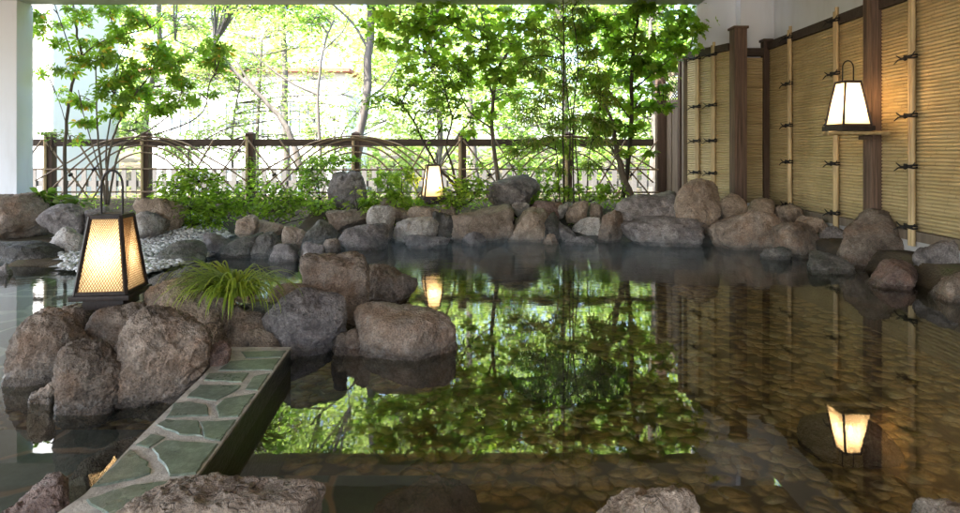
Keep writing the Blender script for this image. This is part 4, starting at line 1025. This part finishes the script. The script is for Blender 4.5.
shrub('low sprawl of leaves above the dark upright stone', 560, 205, 9.9, [(545,198,14,6,60),(575,192,12,7,60),(598,198,12,8,70),(612,190,10,8,50),(552,188,10,6,40)], 'lobed', .07, 'fresh', 46)
shrub('single trailing sprig of yellow green leaves in front of the standing stone', 358, 205, 9.3, [(355,192,7,3,12),(352,204,6,3,12),(362,208,8,4,18)], 'oval', .08, 'grass', 47)
shrub('broad bluish leaves low at the foot of the straight stem, far left', 52, 205, 9.9, [(40,196,12,6,22),(62,200,12,6,24),(82,203,10,5,16),(50,205,16,4,20)], 'oval', .19, 'deep', 48)
shrub('small leafy plant clinging to the left fence post top', 52, 150, 11.6, [(54,136,9,5,40),(46,132,5,4,16)], 'oval', .07, 'deep', 49)
shrub('tangle of ivy on the fence post left of the standing stone', 250, 200, 11.7, [(247,165,6,8,60),(255,178,6,8,60),(246,188,6,8,60),(262,184,6,6,40)], 'oval', .07, 'mid', 50)
shrub('tall green weeds between the lantern shrub and the canes', 520, 205, 10.9, [(512,150,10,10,40),(528,170,10,10,50),(540,182,10,8,50),(475,165,8,8,40)], 'oval', .09, 'fresh', 51)

# grass tuft on the island
gc = W(238, 289, 4.06); gr = empty('grass_tuft', gc); tag(gr, 'tuft of long arching yellow-green grass on the island boulders', 'grass tuft')
rs = np.random.RandomState(8); vs = []; fs = []
for i in range(300):
    a = rs.uniform(0, 2*math.pi); L = rs.uniform(.18, .44); r0 = rs.uniform(0, .13)
    if rs.rand() < .35: a = rs.normal(math.pi, .45); L *= 1.3
    bx, by = math.cos(a)*r0*1.3 - .02, math.sin(a)*r0; lift = rs.uniform(.55, 1.2); w = rs.uniform(.006, .0105)
    dx, dy = math.cos(a), math.sin(a); n0 = len(vs); K = 7
    px_, pz = 0, -.03; th = lift*1.25
    for k in range(K+1):
        tt = k/K; ww = w*(1-tt**2.2)+.0006
        vs += [(bx+dx*px_-dy*ww, by+dy*px_+dx*ww, pz), (bx+dx*px_+dy*ww, by+dy*px_-dx*ww, pz)]
        px_ += math.cos(th)*L/K; pz += math.sin(th)*L/K; th -= (.26+.18*rs.rand())*(.9+lift*.15)
    fs += [(n0+2*k, n0+2*k+1, n0+2*k+3, n0+2*k+2) for k in range(K)]
MB().add(vs, fs).build('blades', LM['grass'], gr, sm=180)

# ground cover on the bank
rs = np.random.RandomState(77); P = []
while len(P) < 3200:
    x, y = rs.uniform(-8.5, 3.3), rs.uniform(9.5, 12.6)
    if pnoise(np.array([[x*.9, y*.9, 3.3]]))[0] > -.12: P.append((x, y, float(ground_z(np.array([x]), np.array([y]))[0]) + rs.uniform(.0, .10)))
o = leaves('ground_cover', 'oval', P, .07, LM['mid'], None, rs, 0, flat=.4); tag(o, 'low green ground cover between the bank stones and the fence', 'ground cover', kind='stuff')

# ------------------------------------------------------------------ beyond the fence
FG = 'background trees beyond the fence'
def far_tree(label, d, stems, clumps, seed, size=.16, lmat='far', bark='trunk_grey', kind='oval'):
    return tree('background_tree', label, 'tree', d, stems, clumps, kind, size, lmat, bark, seed, .2, FG, twig_r=.012, ddepth=2.0)
rs = np.random.RandomState(90)
def cloud(x0, x1, y0, y1, k, r, n, dens=None):
    return [(rs.uniform(x0, x1), rs.uniform(y0, y1), r*rs.uniform(.7, 1.3), r*.6*rs.uniform(.7, 1.3), n) for _ in range(k)]
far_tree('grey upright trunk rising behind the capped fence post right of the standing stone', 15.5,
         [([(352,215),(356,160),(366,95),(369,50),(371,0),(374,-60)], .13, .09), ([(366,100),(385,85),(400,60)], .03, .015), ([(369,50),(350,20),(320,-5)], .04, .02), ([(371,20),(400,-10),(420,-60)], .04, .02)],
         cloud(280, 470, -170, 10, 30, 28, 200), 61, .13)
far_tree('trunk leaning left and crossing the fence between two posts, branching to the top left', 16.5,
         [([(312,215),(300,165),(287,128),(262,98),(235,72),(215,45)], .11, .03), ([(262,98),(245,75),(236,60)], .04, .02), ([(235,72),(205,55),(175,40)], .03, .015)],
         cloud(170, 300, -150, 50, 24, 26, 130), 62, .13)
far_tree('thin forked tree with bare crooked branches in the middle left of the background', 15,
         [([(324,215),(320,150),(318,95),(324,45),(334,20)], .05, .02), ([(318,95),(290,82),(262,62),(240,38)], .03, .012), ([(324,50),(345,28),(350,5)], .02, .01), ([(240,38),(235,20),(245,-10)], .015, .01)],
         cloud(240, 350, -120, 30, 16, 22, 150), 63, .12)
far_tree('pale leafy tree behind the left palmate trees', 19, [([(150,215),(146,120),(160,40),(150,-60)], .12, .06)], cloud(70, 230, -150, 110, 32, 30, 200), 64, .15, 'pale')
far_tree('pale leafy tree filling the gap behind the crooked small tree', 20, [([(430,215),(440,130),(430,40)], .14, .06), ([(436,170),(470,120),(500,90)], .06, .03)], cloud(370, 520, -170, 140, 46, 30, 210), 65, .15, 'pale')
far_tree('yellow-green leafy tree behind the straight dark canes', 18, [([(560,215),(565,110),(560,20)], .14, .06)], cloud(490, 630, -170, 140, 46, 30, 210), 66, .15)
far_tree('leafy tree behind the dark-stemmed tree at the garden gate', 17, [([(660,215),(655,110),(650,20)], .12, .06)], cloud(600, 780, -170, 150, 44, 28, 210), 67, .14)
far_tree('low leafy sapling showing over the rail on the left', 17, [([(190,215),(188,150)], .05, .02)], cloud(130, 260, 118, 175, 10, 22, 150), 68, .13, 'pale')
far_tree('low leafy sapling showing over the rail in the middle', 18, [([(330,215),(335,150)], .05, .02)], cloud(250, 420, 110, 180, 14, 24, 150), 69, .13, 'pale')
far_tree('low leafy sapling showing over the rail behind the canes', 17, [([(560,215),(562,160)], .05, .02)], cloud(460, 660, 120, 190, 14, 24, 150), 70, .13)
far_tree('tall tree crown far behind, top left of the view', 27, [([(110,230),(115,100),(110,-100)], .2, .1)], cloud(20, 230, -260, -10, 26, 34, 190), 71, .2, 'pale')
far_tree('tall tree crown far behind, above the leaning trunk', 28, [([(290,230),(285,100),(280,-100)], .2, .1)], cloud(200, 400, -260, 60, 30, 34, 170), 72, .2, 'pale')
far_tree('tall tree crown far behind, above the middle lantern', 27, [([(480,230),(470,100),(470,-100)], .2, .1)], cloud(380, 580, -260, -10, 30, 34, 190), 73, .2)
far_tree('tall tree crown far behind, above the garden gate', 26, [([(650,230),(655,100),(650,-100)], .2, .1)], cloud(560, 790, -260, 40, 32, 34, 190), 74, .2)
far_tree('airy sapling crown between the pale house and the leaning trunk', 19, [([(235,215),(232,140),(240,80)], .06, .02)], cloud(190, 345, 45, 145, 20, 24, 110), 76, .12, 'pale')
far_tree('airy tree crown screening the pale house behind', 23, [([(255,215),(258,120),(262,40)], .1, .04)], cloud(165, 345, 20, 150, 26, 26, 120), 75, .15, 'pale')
# wooded slope far behind
P = []
rs = np.random.RandomState(91)
for _ in range(2300):
    x = rs.uniform(-52, 38); y = rs.uniform(40, 92); z = -3.5 + (y-38)*.90 + rs.uniform(0, 1)*6
    P.append(((x, y, z), 1.7, 1.4, 1.3, 48))
PP, OO, _tw = clump_points(P, rs)
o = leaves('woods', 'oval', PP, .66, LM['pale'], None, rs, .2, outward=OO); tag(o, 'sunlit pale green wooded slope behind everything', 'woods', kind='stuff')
# pale house behind the trees
hs = empty('house', (-12.8, 34, -3)); tag(hs, 'pale house with grid windows and a thin red eave glimpsed through the background trees', 'house')
MB().box((-6, 0, 0), (5, 6, 8.6)).build('wall', M['plaster_w'], hs)
rf = MB().box((-6.3, -.5, 8.601), (5.3, 6.4, 8.78)).build('roof', plain('roof_red', (.35, .12, .08), .8), hs)
for wx in (-4.6, -1.6, 1.4):
    for wz in (1.6, 5.2):
        w = MB().box((wx, -.06, wz), (wx+2, -.002, wz+1.8)).build('window', plain('window_glass', (.30, .33, .36), .3), hs)
        g_ = MB()
        for q in range(5): g_.box((wx+q*.49, -.12, wz), (wx+q*.49+.05, -.062, wz+1.8))
        for q in range(3): g_.box((wx, -.16, wz+q*.875), (wx+2.01, -.122, wz+q*.875+.05))
        g_.build('window_grid', M['plaster_w'], w)
